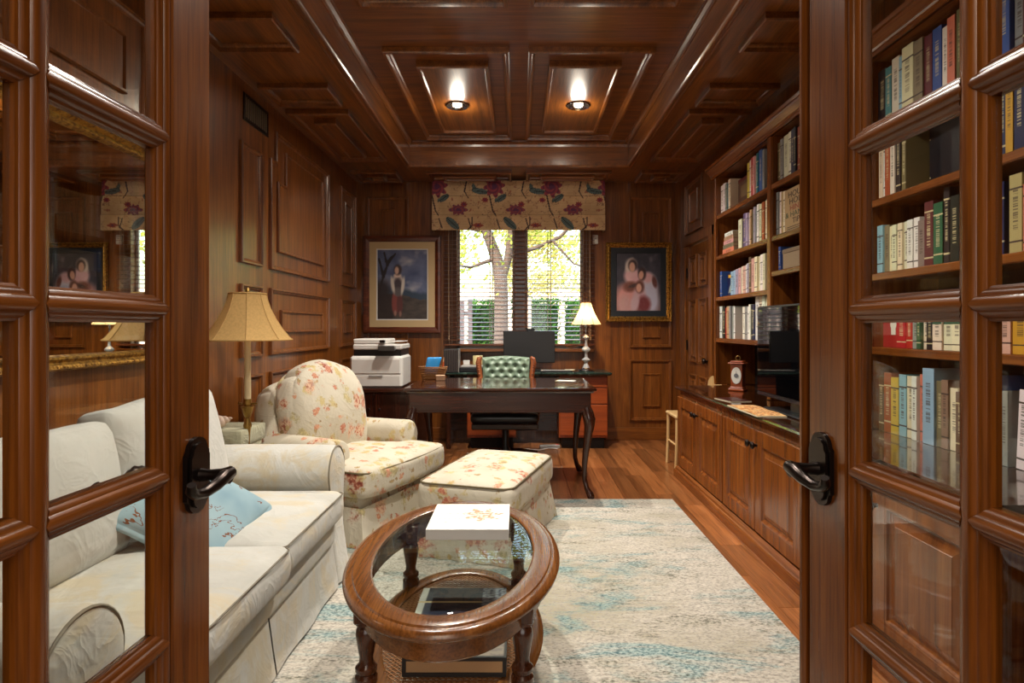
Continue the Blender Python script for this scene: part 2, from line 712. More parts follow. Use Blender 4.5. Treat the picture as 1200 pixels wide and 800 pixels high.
def text(name, body, size, mat, parent, loc, rot, ext=.0004, align='CENTER', sx=1.0):
    cu = bpy.data.curves.new(name, 'FONT')
    cu.body = body
    cu.size = size
    cu.extrude = ext
    cu.align_x = align
    cu.align_y = 'CENTER'
    cu.space_line = .82
    o = bpy.data.objects.new(name, cu)
    cu.materials.append(mat)
    COL.objects.link(o)
    o.parent = parent
    o.location = loc
    o.rotation_euler = rot
    o.scale = (sx, 1, 1)
    bpy.context.view_layer.update()
    me = bpy.data.meshes.new_from_object(o.evaluated_get(bpy.context.evaluated_depsgraph_get()))
    bpy.data.objects.remove(o)
    o = bpy.data.objects.new(name, me)
    COL.objects.link(o)
    o.parent = parent
    o.location = loc
    o.rotation_euler = rot
    o.scale = (sx, 1, 1)
    return o


def nz(x, y, z=0.0):
    return noise.noise(Vector((x, y, z)))

# ================================================================== THE ROOM
XL, XR, YB, YF = -1.70, 1.70, 6.26, 0.34      # left and right wall faces, back wall, door wall (study side)
ZS, ZT = 2.70, 2.916                           # soffit and tray ceiling heights
TX, TY0, TY1 = 1.024, 1.0, 5.60                # tray opening

# moulding profiles: (inset from the outline, height off the face)
P_OUT = [(0, -.004), (0, .017), (.003, .023), (.012, .023), (.016, .012), (.026, .010), (.031, .004), (.034, -.004)]
P_FLD = [(0, -.004), (0, .013), (.004, .020), (.015, .020), (.020, .009), (.03, .009)]
P_CEI = [(0, -.004), (0, .030), (.006, .038), (.020, .038), (.026, .018), (.036, .014), (.042, .006), (.044, -.004)]
P_CFL = [(0, -.004), (0, .042), (.006, .050), (.022, .050), (.028, .034), (.036, .034)]


def panel(parent, fn, mat, outer, inner=None, po=P_OUT, pi=P_FLD):
    mb = MB()
    mb.mould(fn, outer, po)
    if inner:
        mb.mould(fn, inner, pi, cap=True)
    return mb.build('panel', mat, parent, recalc=False if False else True)


fnL = lambda a, b, h: (XL + h, a, b)
fnR = lambda a, b, h: (XR - h, a, b)
fnB = lambda a, b, h: (a, YB - h, b)
fnS = lambda a, b, h: (a, b, ZS - h)
fnT = lambda a, b, h: (a, b, ZT - h)

# ---- floor of separate boards
fl = struct(MB().box(-2.6, 2.6, -3.2, 6.5, -.12, -.016).build('floor', M['subfloor']))
pw, x, k = .1215, XL, 0
while x < 1.69:
    y = .2 - random.random() * .9
    while y < YB:
        L = random.uniform(.7, 1.5)
        y0, y1 = max(y, -.5 if x < 1.3 else 4.76), min(y + L, YB)
        if y1 - y0 > .06:
            MB().box(x + .0006, min(x + pw - .0006, XR), y0 + .0006, y1 - .0006, -.016, 0, .0012).build('plank', M['plank'], fl)
        y += L
    x += pw

# ---- left wall
wl = struct(MB().box(XL - .12, XL, YF - .14, YB + .14, 0, 3.05).build('wall_left', M['oak_z']))
nB = [(4.06, 1.575), (5.31, 1.575), (5.31, 2.54), (4.15, 2.54), (4.15, 2.33), (4.06, 2.33)]
nBi = [(4.19, 1.705), (5.16, 1.705), (5.16, 2.44), (4.33, 2.44), (4.33, 2.20), (4.19, 2.20)]
panel(wl, fnL, M['oak_z'], nB, nBi)
panel(wl, fnL, M['oak_z'], rect(4.06, 5.31, .99, 1.445), rect(4.24, 5.14, 1.14, 1.30))
panel(wl, fnL, M['oak_z'], rect(4.06, 5.31, .17, .875), rect(4.24, 5.14, .33, .72))
panel(wl, fnL, M['oak_z'], rect(3.63, 3.93, 1.575, 2.32))
panel(wl, fnL, M['oak_z'], rect(3.63, 3.93, .99, 1.445))
panel(wl, fnL, M['oak_z'], rect(3.63, 3.93, .17, .875))
panel(wl, fnL, M['oak_z'], rect(5.67, 6.17, 1.575, 2.52), rect(5.80, 6.04, 1.71, 2.39))
panel(wl, fnL, M['oak_z'], rect(5.67, 6.17, .99, 1.445), rect(5.80, 6.04, 1.12, 1.32))
panel(wl, fnL, M['oak_z'], rect(5.67, 6.17, .17, .875), rect(5.80, 6.04, .3, .75))
panel(wl, fnL, M['oak_z'], rect(1.35, 2.72, 2.06, 2.56), rect(1.5, 2.57, 2.18, 2.44))
panel(wl, fnL, M['oak_z'], rect(.55, 1.15, .99, 2.56), rect(.7, 1.0, 1.15, 2.4))
struct(MB().box(XL, XL + .018, YF, YB, 0, .13, .004).build('baseboard_left', M['oak_y']))

# ---- right wall: the stretch with the door, and the strip above the bookcase
DY0, DY1, DZ = 5.30, 6.04, 1.985
mb = MB()
mb.box(XR, XR + .12, 4.86, DY0, 0, 3.05).box(XR, XR + .12, DY1, YB + .14, 0, 3.05).box(XR, XR + .12, DY0, DY1, DZ, 3.05)
mb.box(XR, XR + .12, YF - .14, 4.86, 2.46, 3.05)
wr = struct(mb.build('wall_right', M['oak_z']))
panel(wr, fnR, M['oak_z'], rect(5.50, 6.06, 2.10, 2.60), rect(5.64, 5.92, 2.2, 2.5))
dr = thing('door_2', 'x', 'x', (XR, DY1, 0))
for kk in ('label', 'category'):
    del dr[kk]
struct(dr)
MB((XR, DY1, 0)).box(XR + .012, XR + .05, DY0 + .015, DY1 - .015, .01, DZ - .012, .002).build('leaf', M['oak_z'], dr)
fnD = lambda a, b, h: (XR + .012 - h, a, b)
for y0, y1 in ((5.39, 5.635), (5.705, 5.95)):
    for z0, z1 in ((.2, .72), (.84, 1.45), (1.56, 1.88)):
        MB((XR, DY1, 0)).mould(fnD, rect(y0, y1, z0, z1), P_OUT).mould(fnD, rect(y0 + .05, y1 - .05, z0 + .05, z1 - .05), P_FLD, True).build('panel', M['oak_z'], dr)
for z in (.25, 1.0, 1.72):
    MB((XR, DY1, 0)).lathe([(.008, -.05), (.008, .05)], (XR - .004, DY1 - .012, z), 10).build('hinge', M['bronze'], dr, 40)
MB((XR, DY1, 0)).lathe([(.024, 0), (.024, .006), (.009, .01), (.009, .03), (.022, .038), (.026, .05), (.02, .062), (.004, .066)][::1], (0, 0, 0), 16, 0,
                       m=Matrix.Translation((XR + .012, 5.375, .87)) @ Matrix.Rotation(PI, 4, 'Z')).build('door_knob', M['bronze'], dr, 40)
cs = MB()
for y0, y1 in ((DY0 - .09, DY0), (DY1, DY1 + .09)):
    cs.box(XR - .022, XR, y0, y1, 0, DZ + .09, .005)
cs.box(XR - .024, XR, DY0 - .09, DY1 + .09, DZ, DZ + .09, .005)
struct(cs.build('trim_1', M['oak_z']))
struct(MB().box(XR - .018, XR, 4.87, DY0 - .09, 0, .13, .004).build('baseboard_right', M['oak_y']))

# ---- back wall with the window opening
WX0, WX1, WZ0, WZ1 = -.66, .685, .955, 2.40
mb = MB()
mb.box(XL - .12, WX0, YB, YB + .14, 0, 3.05).box(WX1, XR + .5, YB, YB + .14, 0, 3.05)
mb.box(WX0, WX1, YB, YB + .14, 0, WZ0).box(WX0, WX1, YB, YB + .14, WZ1, 3.05)
wb = struct(mb.build('wall_back', M['oak_z']))
panel(wb, fnB, M['oak_z'], rect(-1.59, -1.16, 1.50, 2.54), rect(-1.44, -1.30, 1.62, 2.41))
panel(wb, fnB, M['oak_z'], rect(-1.59, -1.16, .99, 1.42))
panel(wb, fnB, M['oak_z'], rect(-1.59, -1.16, .17, .86), rect(-1.44, -1.30, .3, .72))
panel(wb, fnB, M['oak_z'], rect(1.16, 1.60, 1.50, 2.54), rect(1.295, 1.48, 1.62, 2.38))
panel(wb, fnB, M['oak_z'], rect(1.16, 1.60, .965, 1.42), rect(1.295, 1.48, 1.065, 1.30))
panel(wb, fnB, M['oak_z'], rect(1.16, 1.60, .20, .835), rect(1.295, 1.48, .345, .695))
struct(MB().box(XL, WX0 - .1, YB - .018, YB, 0, .13, .004).box(.9, XR, YB - .018, YB, 0, .13, .004).build('baseboard_back', M['oak_x']))

# ---- window
wn = thing('window_1', 'x', 'x', (0, YB, 0))
for kk in ('label', 'category'):
    del wn[kk]
struct(wn)
o_ = (0, YB, 0)
mb = MB(o_)
mb.box(WX0 - .07, WX0 + .012, YB - .022, YB + .1, WZ0 - .02, WZ1 + .07, .004).box(WX1 - .012, WX1 + .07, YB - .022, YB + .1, WZ0 - .02, WZ1 + .07, .004)
mb.box(WX0 - .07, WX1 + .07, YB - .022, YB + .1, WZ1 - .012, WZ1 + .07, .004)
mb.build('window_frame', M['oak_z'], wn)
MB(o_).box(-.045, .07, YB - .02, YB + .12, WZ0, WZ1, .004).build('mullion', M['oak_z'], wn)
MB(o_).box(WX0 - .1, WX1 + .1, YB - .085, YB + .1, WZ0 - .035, WZ0, .006).build('window_sill', M['oak_x'], wn)
for x0, x1 in ((WX0 + .012, -.045), (.07, WX1 - .012)):
    s_ = MB(o_)
    for a, b, c, d in ((x0, x0 + .025, WZ0, WZ1), (x1 - .025, x1, WZ0, WZ1), (x0, x1, WZ0, WZ0 + .03), (x0, x1, WZ1 - .03, WZ1)):
        s_.box(a, b, YB + .06, YB + .09, c, d, .003)
    s_.build('sash', M['white'], wn, label='slim pale sash around the window pane')
    MB(o_).box(x0 + .02, x1 - .02, YB + .073, YB + .077, WZ0 + .02, WZ1 - .02).build('pane', M['glass'], wn)

# ---- ceiling: tray, fascias, soffit, panels
ce = struct(MB().box(XL - .1, XR + .4, YF - .14, YB + .14, ZT, ZT + .14).build('ceiling', M['oak_x']))
mb = MB()
mb.box(XL, -TX, YF, YB, ZS, ZT).box(TX, XR, YF, YB, ZS, ZT)
mb.build('soffit', M['oak_y'], ce)
mb = MB()
mb.box(-TX, TX, TY1, YB, ZS, ZT).box(-TX, TX, YF, TY0, ZS, ZT)
mb.build('soffit', M['oak_x'], ce)
# bead moulding round the lower edge of the tray
ring = rect(-TX - .052, TX + .052, TY0 - .052, TY1 + .052)
MB().mould(fnS, ring, [(0, -.004), (0, .008), (.006, .012), (.014, .012), (.018, .006), (.03, .006), (.036, .014), (.048, .018), (.056, .014), (.060, .004), (.060, -.03)]).build('bead_moulding', M['oak_y'], ce)
MB().mould(fnT, rect(-TX, TX, TY0, TY1), [(0, .05), (.008, .05), (.012, .03), (.026, .014), (.034, .012), (.036, -.004)]).build('cove_moulding', M['oak_y'], ce)
for y0, y1 in ((3.70, 5.45), (1.30, 3.19)):
    for sg in (-1, 1):
        xs = sorted((sg * .06, sg * .85))
        xi = sorted((sg * .20, sg * .67))
        panel(ce, fnT, M['oak_y'], rect(xs[0], xs[1], y0, y1), rect(xi[0], xi[1], y0 + .19, y1 - .24), P_CEI, P_CFL)
for sg in (-1, 1):
    xs = sorted((sg * 1.19, sg * 1.63))
    xi = sorted((sg * 1.33, sg * 1.49))
    panel(ce, fnS, M['oak_y'], rect(xs[0], xs[1], 2.88, 3.24), None, P_CEI)
    panel(ce, fnS, M['oak_y'], rect(xs[0], xs[1], 3.72, 4.04), None, P_CEI)
    panel(ce, fnS, M['oak_y'], rect(xs[0], xs[1], 4.17, 5.40), rect(xi[0], xi[1], 4.34, 5.22), P_CEI, P_CFL)
    panel(ce, fnS, M['oak_y'], rect(xs[0], xs[1], 5.78, 6.16), rect(xi[0], xi[1], 5.88, 6.05), P_CEI, P_CFL)
    xs = sorted((sg * .07, sg * .90))
    xi = sorted((sg * .22, sg * .75))
    panel(ce, fnS, M['oak_x'], rect(xs[0], xs[1], 5.78, 6.14), rect(xi[0], xi[1], 5.88, 6.04), P_CEI, P_CFL)
    panel(ce, fnS, M['oak_y'], rect(*sorted((sg * 1.19, sg * 1.63)), 1.3, 2.5), None, P_CEI)

# ---- door wall (behind the French doors) and the plain entrance hall behind the camera
mb = MB()
mb.box(-2.6, -.67, YF - .14, YF, 0, 3.05).box(.67, 2.6, YF - .14, YF, 0, 3.05).box(-.67, .67, YF - .14, YF, 2.46, 3.05)
struct(mb.build('wall_front', M['oak_z']))
mb = MB()
mb.box(-2.7, -2.6, -3.2, YF - .14, 0, 3.05).box(2.6, 2.7, -3.2, YF - .14, 0, 3.05).box(-2.7, 2.7, -3.3, -3.2, 0, 3.05).box(-2.7, 2.7, -3.3, YF - .14, 2.75, 2.85)
struct(mb.build('wall_hall', M['hall']))
struct(MB().box(1.95, 2.0, YF, 4.95, 0, 3.05).box(1.82, 1.95, 4.865, 4.95, 0, 3.05).build('wall_bookcase_back', M['oak_z']))


# ================================================================== FRENCH DOORS
def french_door(name, hinge, ang, W, side, stile_in, first):
    """local x runs from the hinge to the free edge, y is thickness, side = local y sign that faces the room's middle"""
    d = bpy.data.objects.new(name, None)
    COL.objects.link(d)
    struct(d)
    d.location = hinge
    d.rotation_euler = (0, 0, ang)
    T, H = .0225, 2.40
    pw_, mw = .215, .052
    x3 = W - stile_in
    x2 = x3 - pw_
    x1 = x2 - mw
    x0 = x1 - pw_
    HP = [(.023, .0), (.023, .0075), (.0195, .009), (.0170, .0125), (.0135, .0145), (.0110, .0150), (.0095, .0175), (.0070, .0200), (.0035, .0213), (.0, .0217)]
    zs = [.365, .645, .925, 1.21, 1.50, 1.79, 2.08]
    z_lo, z_hi = .22, 2.30
    def stick(a0, a1, b0, b1):      # stepped sticking along an edge
        return [(a0, a1, b0, b1)]
    # stiles and rails
    e0 = W - .040 if first == 'astragal' else W
    MB().box(x3 + .026, e0, -T, T, .006, H, .003).build('stile', M['dooroak_z'], d)
    sp_ = [(.0, .0), (.0, .0075), (.004, .009), (.0065, .0125), (.010, .0145), (.0125, .015), (.014, .0175), (.017, .020), (.0205, .0210), (.0225, .0185), (.026, .0185)]
    MB().prism([(p, q) for p, q in sp_] + [(p, -q) for p, q in sp_[:0:-1]], lambda a, b, t: (x3 + a, b, t), .006, H).build('sticking', M['dooroak_z'], d, 30)
    if first == 'astragal':
        MB().box(e0, e0 + .012, -T * .7, T * .7, .006, H, .002).box(e0 + .012, W - .008, -T * 1.25, T * 1.25, .006, H, .006).box(W - .008, W, -T * .8, T * .8, .006, H, .003).build('astragal', M['dooroak_z'], d)
    MB().box(0, x0, -T, T, .006, H, .003).build('stile', M['dooroak_z'], d)
    MB().box(x0, x3, -T, T, .006, z_lo, .003).build('rail', M['dooroak_x'], d)
    MB().box(x0, x3, -T, T, z_hi, H, .003).build('rail', M['dooroak_x'], d)
    # vertical muntin: rounded core with stepped shoulders
    vp = [(-h_, t_) for h_, t_ in HP] + [(h_, t_) for h_, t_ in HP[-2::-1]] + [(h_, -t_) for h_, t_ in HP[1:]] + [(-h_, -t_) for h_, t_ in HP[-2:0:-1]]
    xm = (x1 + x2) / 2
    MB().prism([(p * 1.13, q) for p, q in vp], lambda a, b, t: (xm + a, b, t), z_lo, z_hi).build('muntin', M['dooroak_z'], d, 30)

    def bar(a, b, z):
        n_ = len(vp)
        vs = [(a - (.023 - abs(p)) * .9, q, z + p) for p, q in vp] + [(b + (.023 - abs(p)) * .9, q, z + p) for p, q in vp]
        return MB().add(vs, [(i, (i + 1) % n_, n_ + (i + 1) % n_, n_ + i) for i in range(n_)] + [tuple(range(n_))[::-1], tuple(range(n_, 2 * n_))])
    for z in zs:
        for a, b in ((x0, x1), (x2, x3)):
            bar(a, b, z).build('muntin', M['dooroak_x'], d, 30)
    zz = [z_lo] + [v for z in zs for v in (z - .023, z + .023)] + [z_hi]
    bv = .02
    for a, b in ((x0, x1), (x2, x3)):
        for i in range(0, len(zz), 2):
            z0, z1 = zz[i], zz[i + 1]
            vs, fs = [], []
            for sgn in (-1, 1):
                k = len(vs)
                vs += [(a, sgn * .001, z0), (b, sgn * .001, z0), (b, sgn * .001, z1), (a, sgn * .001, z1)]
                vs += [(a + bv, sgn * .0026, z0 + bv), (b - bv, sgn * .0026, z0 + bv), (b - bv, sgn * .0026, z1 - bv), (a + bv, sgn * .0026, z1 - bv)]
                fs += [(k + 4, k + 5, k + 6, k + 7)] + [(k + q, k + (q + 1) % 4, k + 4 + (q + 1) % 4, k + 4 + q) for q in range(4)]
            fs += [(q, (q + 1) % 4, 8 + (q + 1) % 4, 8 + q) for q in range(4)]
            MB().add(vs, fs).build('pane', M['glass'], d)
    # handle: arched plate with lugs, hub and curled lever, on both faces
    for sd in (side, -side):
        hx, hz = e0 - .052, .912
        def Q(x, out, z):
            return (hx + x, sd * (T + out), hz + z)
        out = []
        for sgn in (1, -1):
            out += [(.030 * math.cos(math.radians(t)), sgn * (.045 + .024 * math.sin(math.radians(t)))) for t in ([0, 30, 60, 90, 120, 150, 180] if sgn > 0 else [180, 150, 120, 90, 60, 30, 0])]
            if sgn > 0:
                out += [(-.036, .040), (-.036, -.040)]
        out += [(.036, -.040), (.036, .040)]
        h = MB().prism(out, lambda a, b, t: Q(a, t, b), 0, .008).prism([(a * .8, b * .86) for a, b in out], lambda a, b, t: Q(a, t, b), .008, .013)
        hd = h.build('handle', M['bronze'], d, 35)
        g = MB()
        g.tube([Q(0, .01, 0), Q(0, .03, 0), Q(0, .05, 0), Q(0, .066, 0)], [.013, .010, .012, .016], 12)
        pts = [Q(.012, .06, .002), Q(-.01, .062, .001), Q(-.035, .060, -.008), Q(-.06, .052, -.016), Q(-.085, .050, -.012), Q(-.102, .054, -.002), Q(-.108, .058, .010)]
        g.tube(pts, [.012, .0125, .011, .0095, .009, .009, .007], 10)
        g.build('lever', M['bronze'], hd, 50)
    return d


french_door('door_1', (-.63, .40, 0), PI / 2 - .027, .737, -1, .143, None)
french_door('door_3', (.63, .40, 0), PI / 2 + .041, .826, 1, .190, 'astragal')
cs = MB()
for sg in (-1, 1):
    a, b = sorted((sg * .655, sg * .70))
    cs.box(a, b, YF - .16, YF + .02, 0, 2.46, .004)
cs.box(-.70, .70, YF - .16, YF + .02, 2.42, 2.46, .004)
struct(cs.build('trim_2', M['dooroak_z']))

# ================================================================== BUILT-IN BOOKCASE, CABINETS, WORKTOP
BX = 1.60                                   # front plane of the bookcase
bc = thing('bookcase', 'tall built-in stained wood bookcase full of books along the right wall', 'bookcase', (1.75, 3.2, .715))
o_ = (1.75, 3.2, .715)
DIV = [4.86, 3.80, 2.74, 1.68]
for i, y in enumerate(DIV):
    hw = .022
    y0, y1 = (y - .028, y) if i == 0 else (y - hw, y + hw)
    MB(o_).box(BX, BX + .33, y0, y1, .716, 2.44, .002).build('divider' if 0 < i < 3 else 'side_panel', M['cab_z'], bc)
    MB(o_).box(BX - .012, BX + .012, y0 - .004, y1 + .004, .716, 2.385, .004).build('face_stile', M['cab_z'], bc)
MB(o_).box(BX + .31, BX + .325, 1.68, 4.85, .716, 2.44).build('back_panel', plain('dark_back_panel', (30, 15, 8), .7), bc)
MB(o_).box(BX - .012, BX + .32, 1.66, 4.862, 2.385, 2.45, .003).build('top_rail', M['cab_y'], bc)
cr = [(BX + .0, 2.385), (BX - .018, 2.385), (BX - .018, 2.40), (BX - .024, 2.405), (BX - .026, 2.415), (BX - .05, 2.44), (BX - .056, 2.45), (BX - .066, 2.452), (BX - .068, 2.47), (BX + .1, 2.47), (BX + .1, 2.40)]
MB(o_).prism(cr, lambda a, b, t: (a, t, b), 1.64, 4.92).build('crown_moulding', M['cab_y'], bc)
SHELF = {0: [2.08, 1.75, 1.42, 1.09], 1: [2.08, 1.75, 1.53], 2: [2.08, 1.75, 1.42, 1.09]}
for bay, zs in SHELF.items():
    y1, y0 = DIV[bay] - .024, DIV[bay + 1] + .022
    for z in zs:
        MB(o_).box(BX + .004, BX + .31, y0, y1, z - .022, z, .001).box(BX - .006, BX + .016, y0, y1, z - .034, z, .004).build('shelf', M['cab_y'], bc)

CY = [4.74, 4.232, 3.695, 3.188, 2.65, 2.13, 1.60]
CX = 1.28
names = ['leftmost wooden base cabinet at the far end under the bookcase', 'second wooden base cabinet from the far end under the television',
         'nearest wooden base cabinet seen through the right door glass']
for u in range(3):
    y1, ym, y0 = CY[2 * u], CY[2 * u + 1], CY[2 * u + 2]
    ctr = (1.55, (y0 + y1) / 2, 0)
    cb = thing('base_cabinet', names[u], 'cabinet', ctr, 0, 'base cabinets under the bookcase')
    MB(ctr).box(CX, 1.90, y0, y1, .085, .68, .002).build('body', M['cab_z'], cb)
    MB(ctr).prism([(CX + .02, 0), (CX - .052, 0), (CX - .052, .05), (CX - .046, .058), (CX - .040, .062), (CX - .036, .075), (CX - .02, .085), (CX + .02, .085)], lambda a, b, t: (a, t, b), y0, y1).build('base_moulding', M['cab_y'], cb)
    fnC = lambda a, b, h: (CX - .010 - h, a, b)
    for (a, b, kn) in ((ym + .006, y1 - .012, ym + .035), (y0 + .012, ym - .006, ym - .035)):
        z0, z1, s_ = .095, .635, .075
        mb = MB(ctr)
        mb.box(CX - .024, CX - .001, a, a + s_, z0, z1, .004).box(CX - .024, CX - .001, b - s_, b, z0, z1, .004)
        mb.box(CX - .0238, CX - .001, a + s_, b - s_, z0, z0 + s_, .002).box(CX - .0238, CX - .001, a + s_, b - s_, z1 - s_, z1, .002)
        dd = mb.build('door', M['cab_z'], cb)
        MB(ctr).mould(fnC, rect(a + s_ - .002, b - s_ + .002, z0 + s_ - .002, z1 - s_ + .002), [(0, .013), (.006, .012), (.010, .004), (.016, 0), (.020, 0), (.05, .010), (.052, .012)], True).build('raised_panel', M['cab_z'], dd)
        MB(ctr).lathe([(.004, 0), (.008, .002), (.007, .012), (.012, .018), (.019, .024), (.019, .030), (.012, .036), (.002, .038)], (0, 0, 0), 14, 0,
                      m=Matrix.Translation((CX - .022, kn, .555)) @ Matrix.Rotation(PI, 4, 'Z')).build('knob', M['bronze'], dd, 50)
wt = MB()
prof = [(1.909, .715), (1.262, .715), (1.250, .710), (1.246, .700), (1.248, .690), (1.258, .684), (1.262, .680), (1.909, .680)]
wt.prism(prof, lambda a, b, t: (a, t, b), 1.56, 4.765)
tag(wt.build('worktop', wood('glossy_worktop', (34, 15, 7), (58, 28, 12), (80, 42, 20), 1, rough=.12, coat=.7, cr=.04)), 'long glossy dark wooden worktop running over the base cabinets', 'worktop')

# ------------------------------------------------------------------ books
PAL = dict(white=(238, 234, 226), cream=(228, 217, 188), tan=(186, 156, 112), brown=(92, 62, 42), maroon=(96, 28, 34), red=(176, 40, 34), rust=(160, 74, 36),
           coral=(214, 128, 100), pink=(214, 160, 154), yellow=(214, 178, 70), gold=(206, 158, 50), green=(46, 88, 62), teal=(36, 112, 124), blue=(50, 84, 150), navy=(28, 34, 72), grey=(146, 146, 142),
           black=(24, 22, 24), purple=(106, 78, 130), lavender=(176, 158, 186), lightblue=(150, 186, 208), olive=(116, 112, 76), taupe=(134, 116, 100), orange=(214, 116, 44))
CN = dict(lightblue='light blue')
ORD = ['first', 'second', 'third', 'fourth', 'fifth', 'sixth', 'seventh', 'eighth', 'ninth', 'tenth', 'eleventh', 'twelfth', 'thirteenth', 'fourteenth', 'fifteenth', 'sixteenth',
       'seventeenth', 'eighteenth', 'nineteenth', 'twentieth', 'twenty-first', 'twenty-second', 'twenty-third', 'twenty-fourth', 'twenty-fifth']
BAYN = ['left bookcase bay', 'middle bookcase bay', 'right bay behind door glass']
SHN = ['top shelf', 'second shelf', 'third shelf', 'fourth shelf', 'worktop']
bookrot_spine = Matrix(((0, 0, -1), (0, -1, 0), (-1, 0, 0))).to_euler()
bookrot_cover = Matrix(((0, 0, -1), (-1, 0, 0), (0, 1, 0))).to_euler()


def jit(c, a=8):
    return tuple(max(0, min(255, v + random.uniform(-a, a))) for v in c)


def book(t, h, d, color, loc, label, group, rotz=0.0, leanx=0.0, flat=False, cat='book', mat=None):
    """local frame: spine plane x=0 facing -x, depth +x, thickness along y (0..t), height z (0..h)"""
    mb = MB()
    c = .0022
    mb.box(0, c, 0, t, 0, h, .0008).box(c, d, 0, c, 0, h).box(c, d, t - c, t, 0, h)
    o = mb.build('book', mat or M['book'])
    o.color = (*lin(jit(color)), 1)
    MB().box(c, d - .004, c, t - c, .003, h - .004).build('pages', M['paper'], o)
    o.location = loc
    if flat:
        o.rotation_euler = (PI / 2, 0, rotz)
    else:
        o.rotation_euler = (leanx, 0, rotz)
    tag(o, label, cat, group)
    return o


def shelf_books(bay, sh, z, items, y_start=None, suffix=''):
    """items run from the far end towards the camera, i.e. left to right in the photo"""
    y = (DIV[bay] - .034) if y_start is None else y_start
    i = 0
    last = None
    for it in items:
        if it[0] == 'gap':
            y -= it[1]
            continue
        wide = 'tall' if it[1 if it[0] != 'face' else 2] > .25 else 'upright'
        if it[0] == 'face':
            _, wd, h, col, dx = it
            cname = CN.get(col, col)
            o = book(.03, h, wd, PAL[col], (0, 0, 0), '%s book, cover facing out, %s from the left, %s, %s' % (cname, ORD[i], SHN[sh], BAYN[bay]), 'books on the built-in bookcase')
            # turn so that the cover (local y=t face) looks to -x and the width runs along -y
            o.rotation_euler = (0, 0, -PI / 2)
            o.location = (BX + dx, y, z + .0006)
            o.rotation_euler = Matrix(((0, 1, 0), (-1, 0, 0), (0, 0, 1))).to_euler()
            y -= wd + .004
        else:
            t, h, col = it[:3]
            lean = it[3] if len(it) > 3 else 0.0
            cname = CN.get(col, col)
            d = random.uniform(.15, .19)
            dx = random.uniform(.018, .034)
            lab = '%s%s%s book, %s from the left, %s, %s' % (wide, ' leaning ' if lean else ' ', cname, ORD[i], SHN[sh], BAYN[bay])
            o = book(t, h, d, PAL[col], (BX + dx, y - t, z + .0006), lab, 'books on the built-in bookcase', leanx=lean)
            y -= t + .0015
        last = o
        i += 1
        yield o


def run(*a, **k):
    return list(shelf_books(*a, **k))


r_ = random.Random(3)
# left bay
b_ = run(0, 0, 2.08, [(.05, .235, 'white'), (.055, .24, 'white'), (.04, .225, 'grey'), (.02, .23, 'teal'), (.045, .245, 'cream'), ('gap', .01), ('face', .33, .225, 'brown', .09), ('gap', .015), (.035, .262, 'yellow'), (.028, .27, 'cream'), (.05, .28, 'red'), (.03, .275, 'pink'), (.022, .27, 'cream'), (.03, .28, 'teal'), (.05, .292, 'blue'), (.03, .28, 'grey')])
run(0, 1, 1.75, [('gap', .40), (.07, .22, 'cream'), (.04, .2, 'black'), (.045, .245, 'purple'), (.035, .24, 'lavender'), (.03, .235, 'white'), (.03, .25, 'tan'), (.035, .238, 'olive'), (.03, .255, 'lavender'), (.035, .25, 'grey'), (.03, .26, 'white'), (.035, .255, 'cream'), (.035, .262, 'rust'), (.03, .265, 'cream'), (.035, .27, 'tan'), (.035, .262, 'pink')])
mag = run(0, 2, 1.42, [(.045, .205, 'blue'), ('face', .21, .19, 'navy', .07), (.045, .18, 'lightblue'), (.04, .185, 'lightblue'), (.05, .19, 'lavender'), (.045, .195, 'pink'), (.04, .2, 'cream'), (.045, .2, 'pink'), (.04, .205, 'white'), (.04, .21, 'lavender'), (.04, .25, 'brown'), (.05, .235, 'pink'), (.045, .24, 'cream'), (.045, .24, 'cream'), (.045, .245, 'white'), (.04, .245, 'cream')])[1]
run(0, 3, 1.09, [(.05, .255, 'white'), (.05, .255, 'black'), (.03, .24, 'red'), (.085, .25, 'tan'), (.035, .25, 'grey'), (.055, .248, 'grey'), (.03, .24, 'white'), ('face', .13, .20, 'brown', .10), (.04, .235, 'white'), (.045, .235, 'grey'), (.045, .235, 'white'), (.03, .248, 'white'), (.04, .245, 'black'), (.03, .245, 'navy'), (.06, .30, 'white'), (.05, .30, 'cream'), (.045, .295, 'white'), (.045, .29, 'cream')])
# horizontal stack on the second shelf of the left bay
zc = 1.7506
for i, (col, th, wd, ln) in enumerate([('coral', .045, .16, .25), ('taupe', .03, .15, .23), ('pink', .03, .15, .215), ('tan', .028, .14, .20), ('white', .03, .13, .18)]):
    o = book(th, wd, .17, PAL[col], (0, 0, 0), '%s book lying flat, %s from bottom of the left bay second shelf stack' % (col, ORD[i]), 'books lying in a flat stack')
    o.rotation_euler = (PI / 2, 0, 0)
    o.data.transform(Matrix.Scale(ln / wd, 4, (0, 0, 1)))
    o.children[0].data.transform(Matrix.Scale(ln / wd, 4, (0, 0, 1)))
    o.location = (BX + .03, 4.78 - .012 * i, zc)
    zc += th + .0012
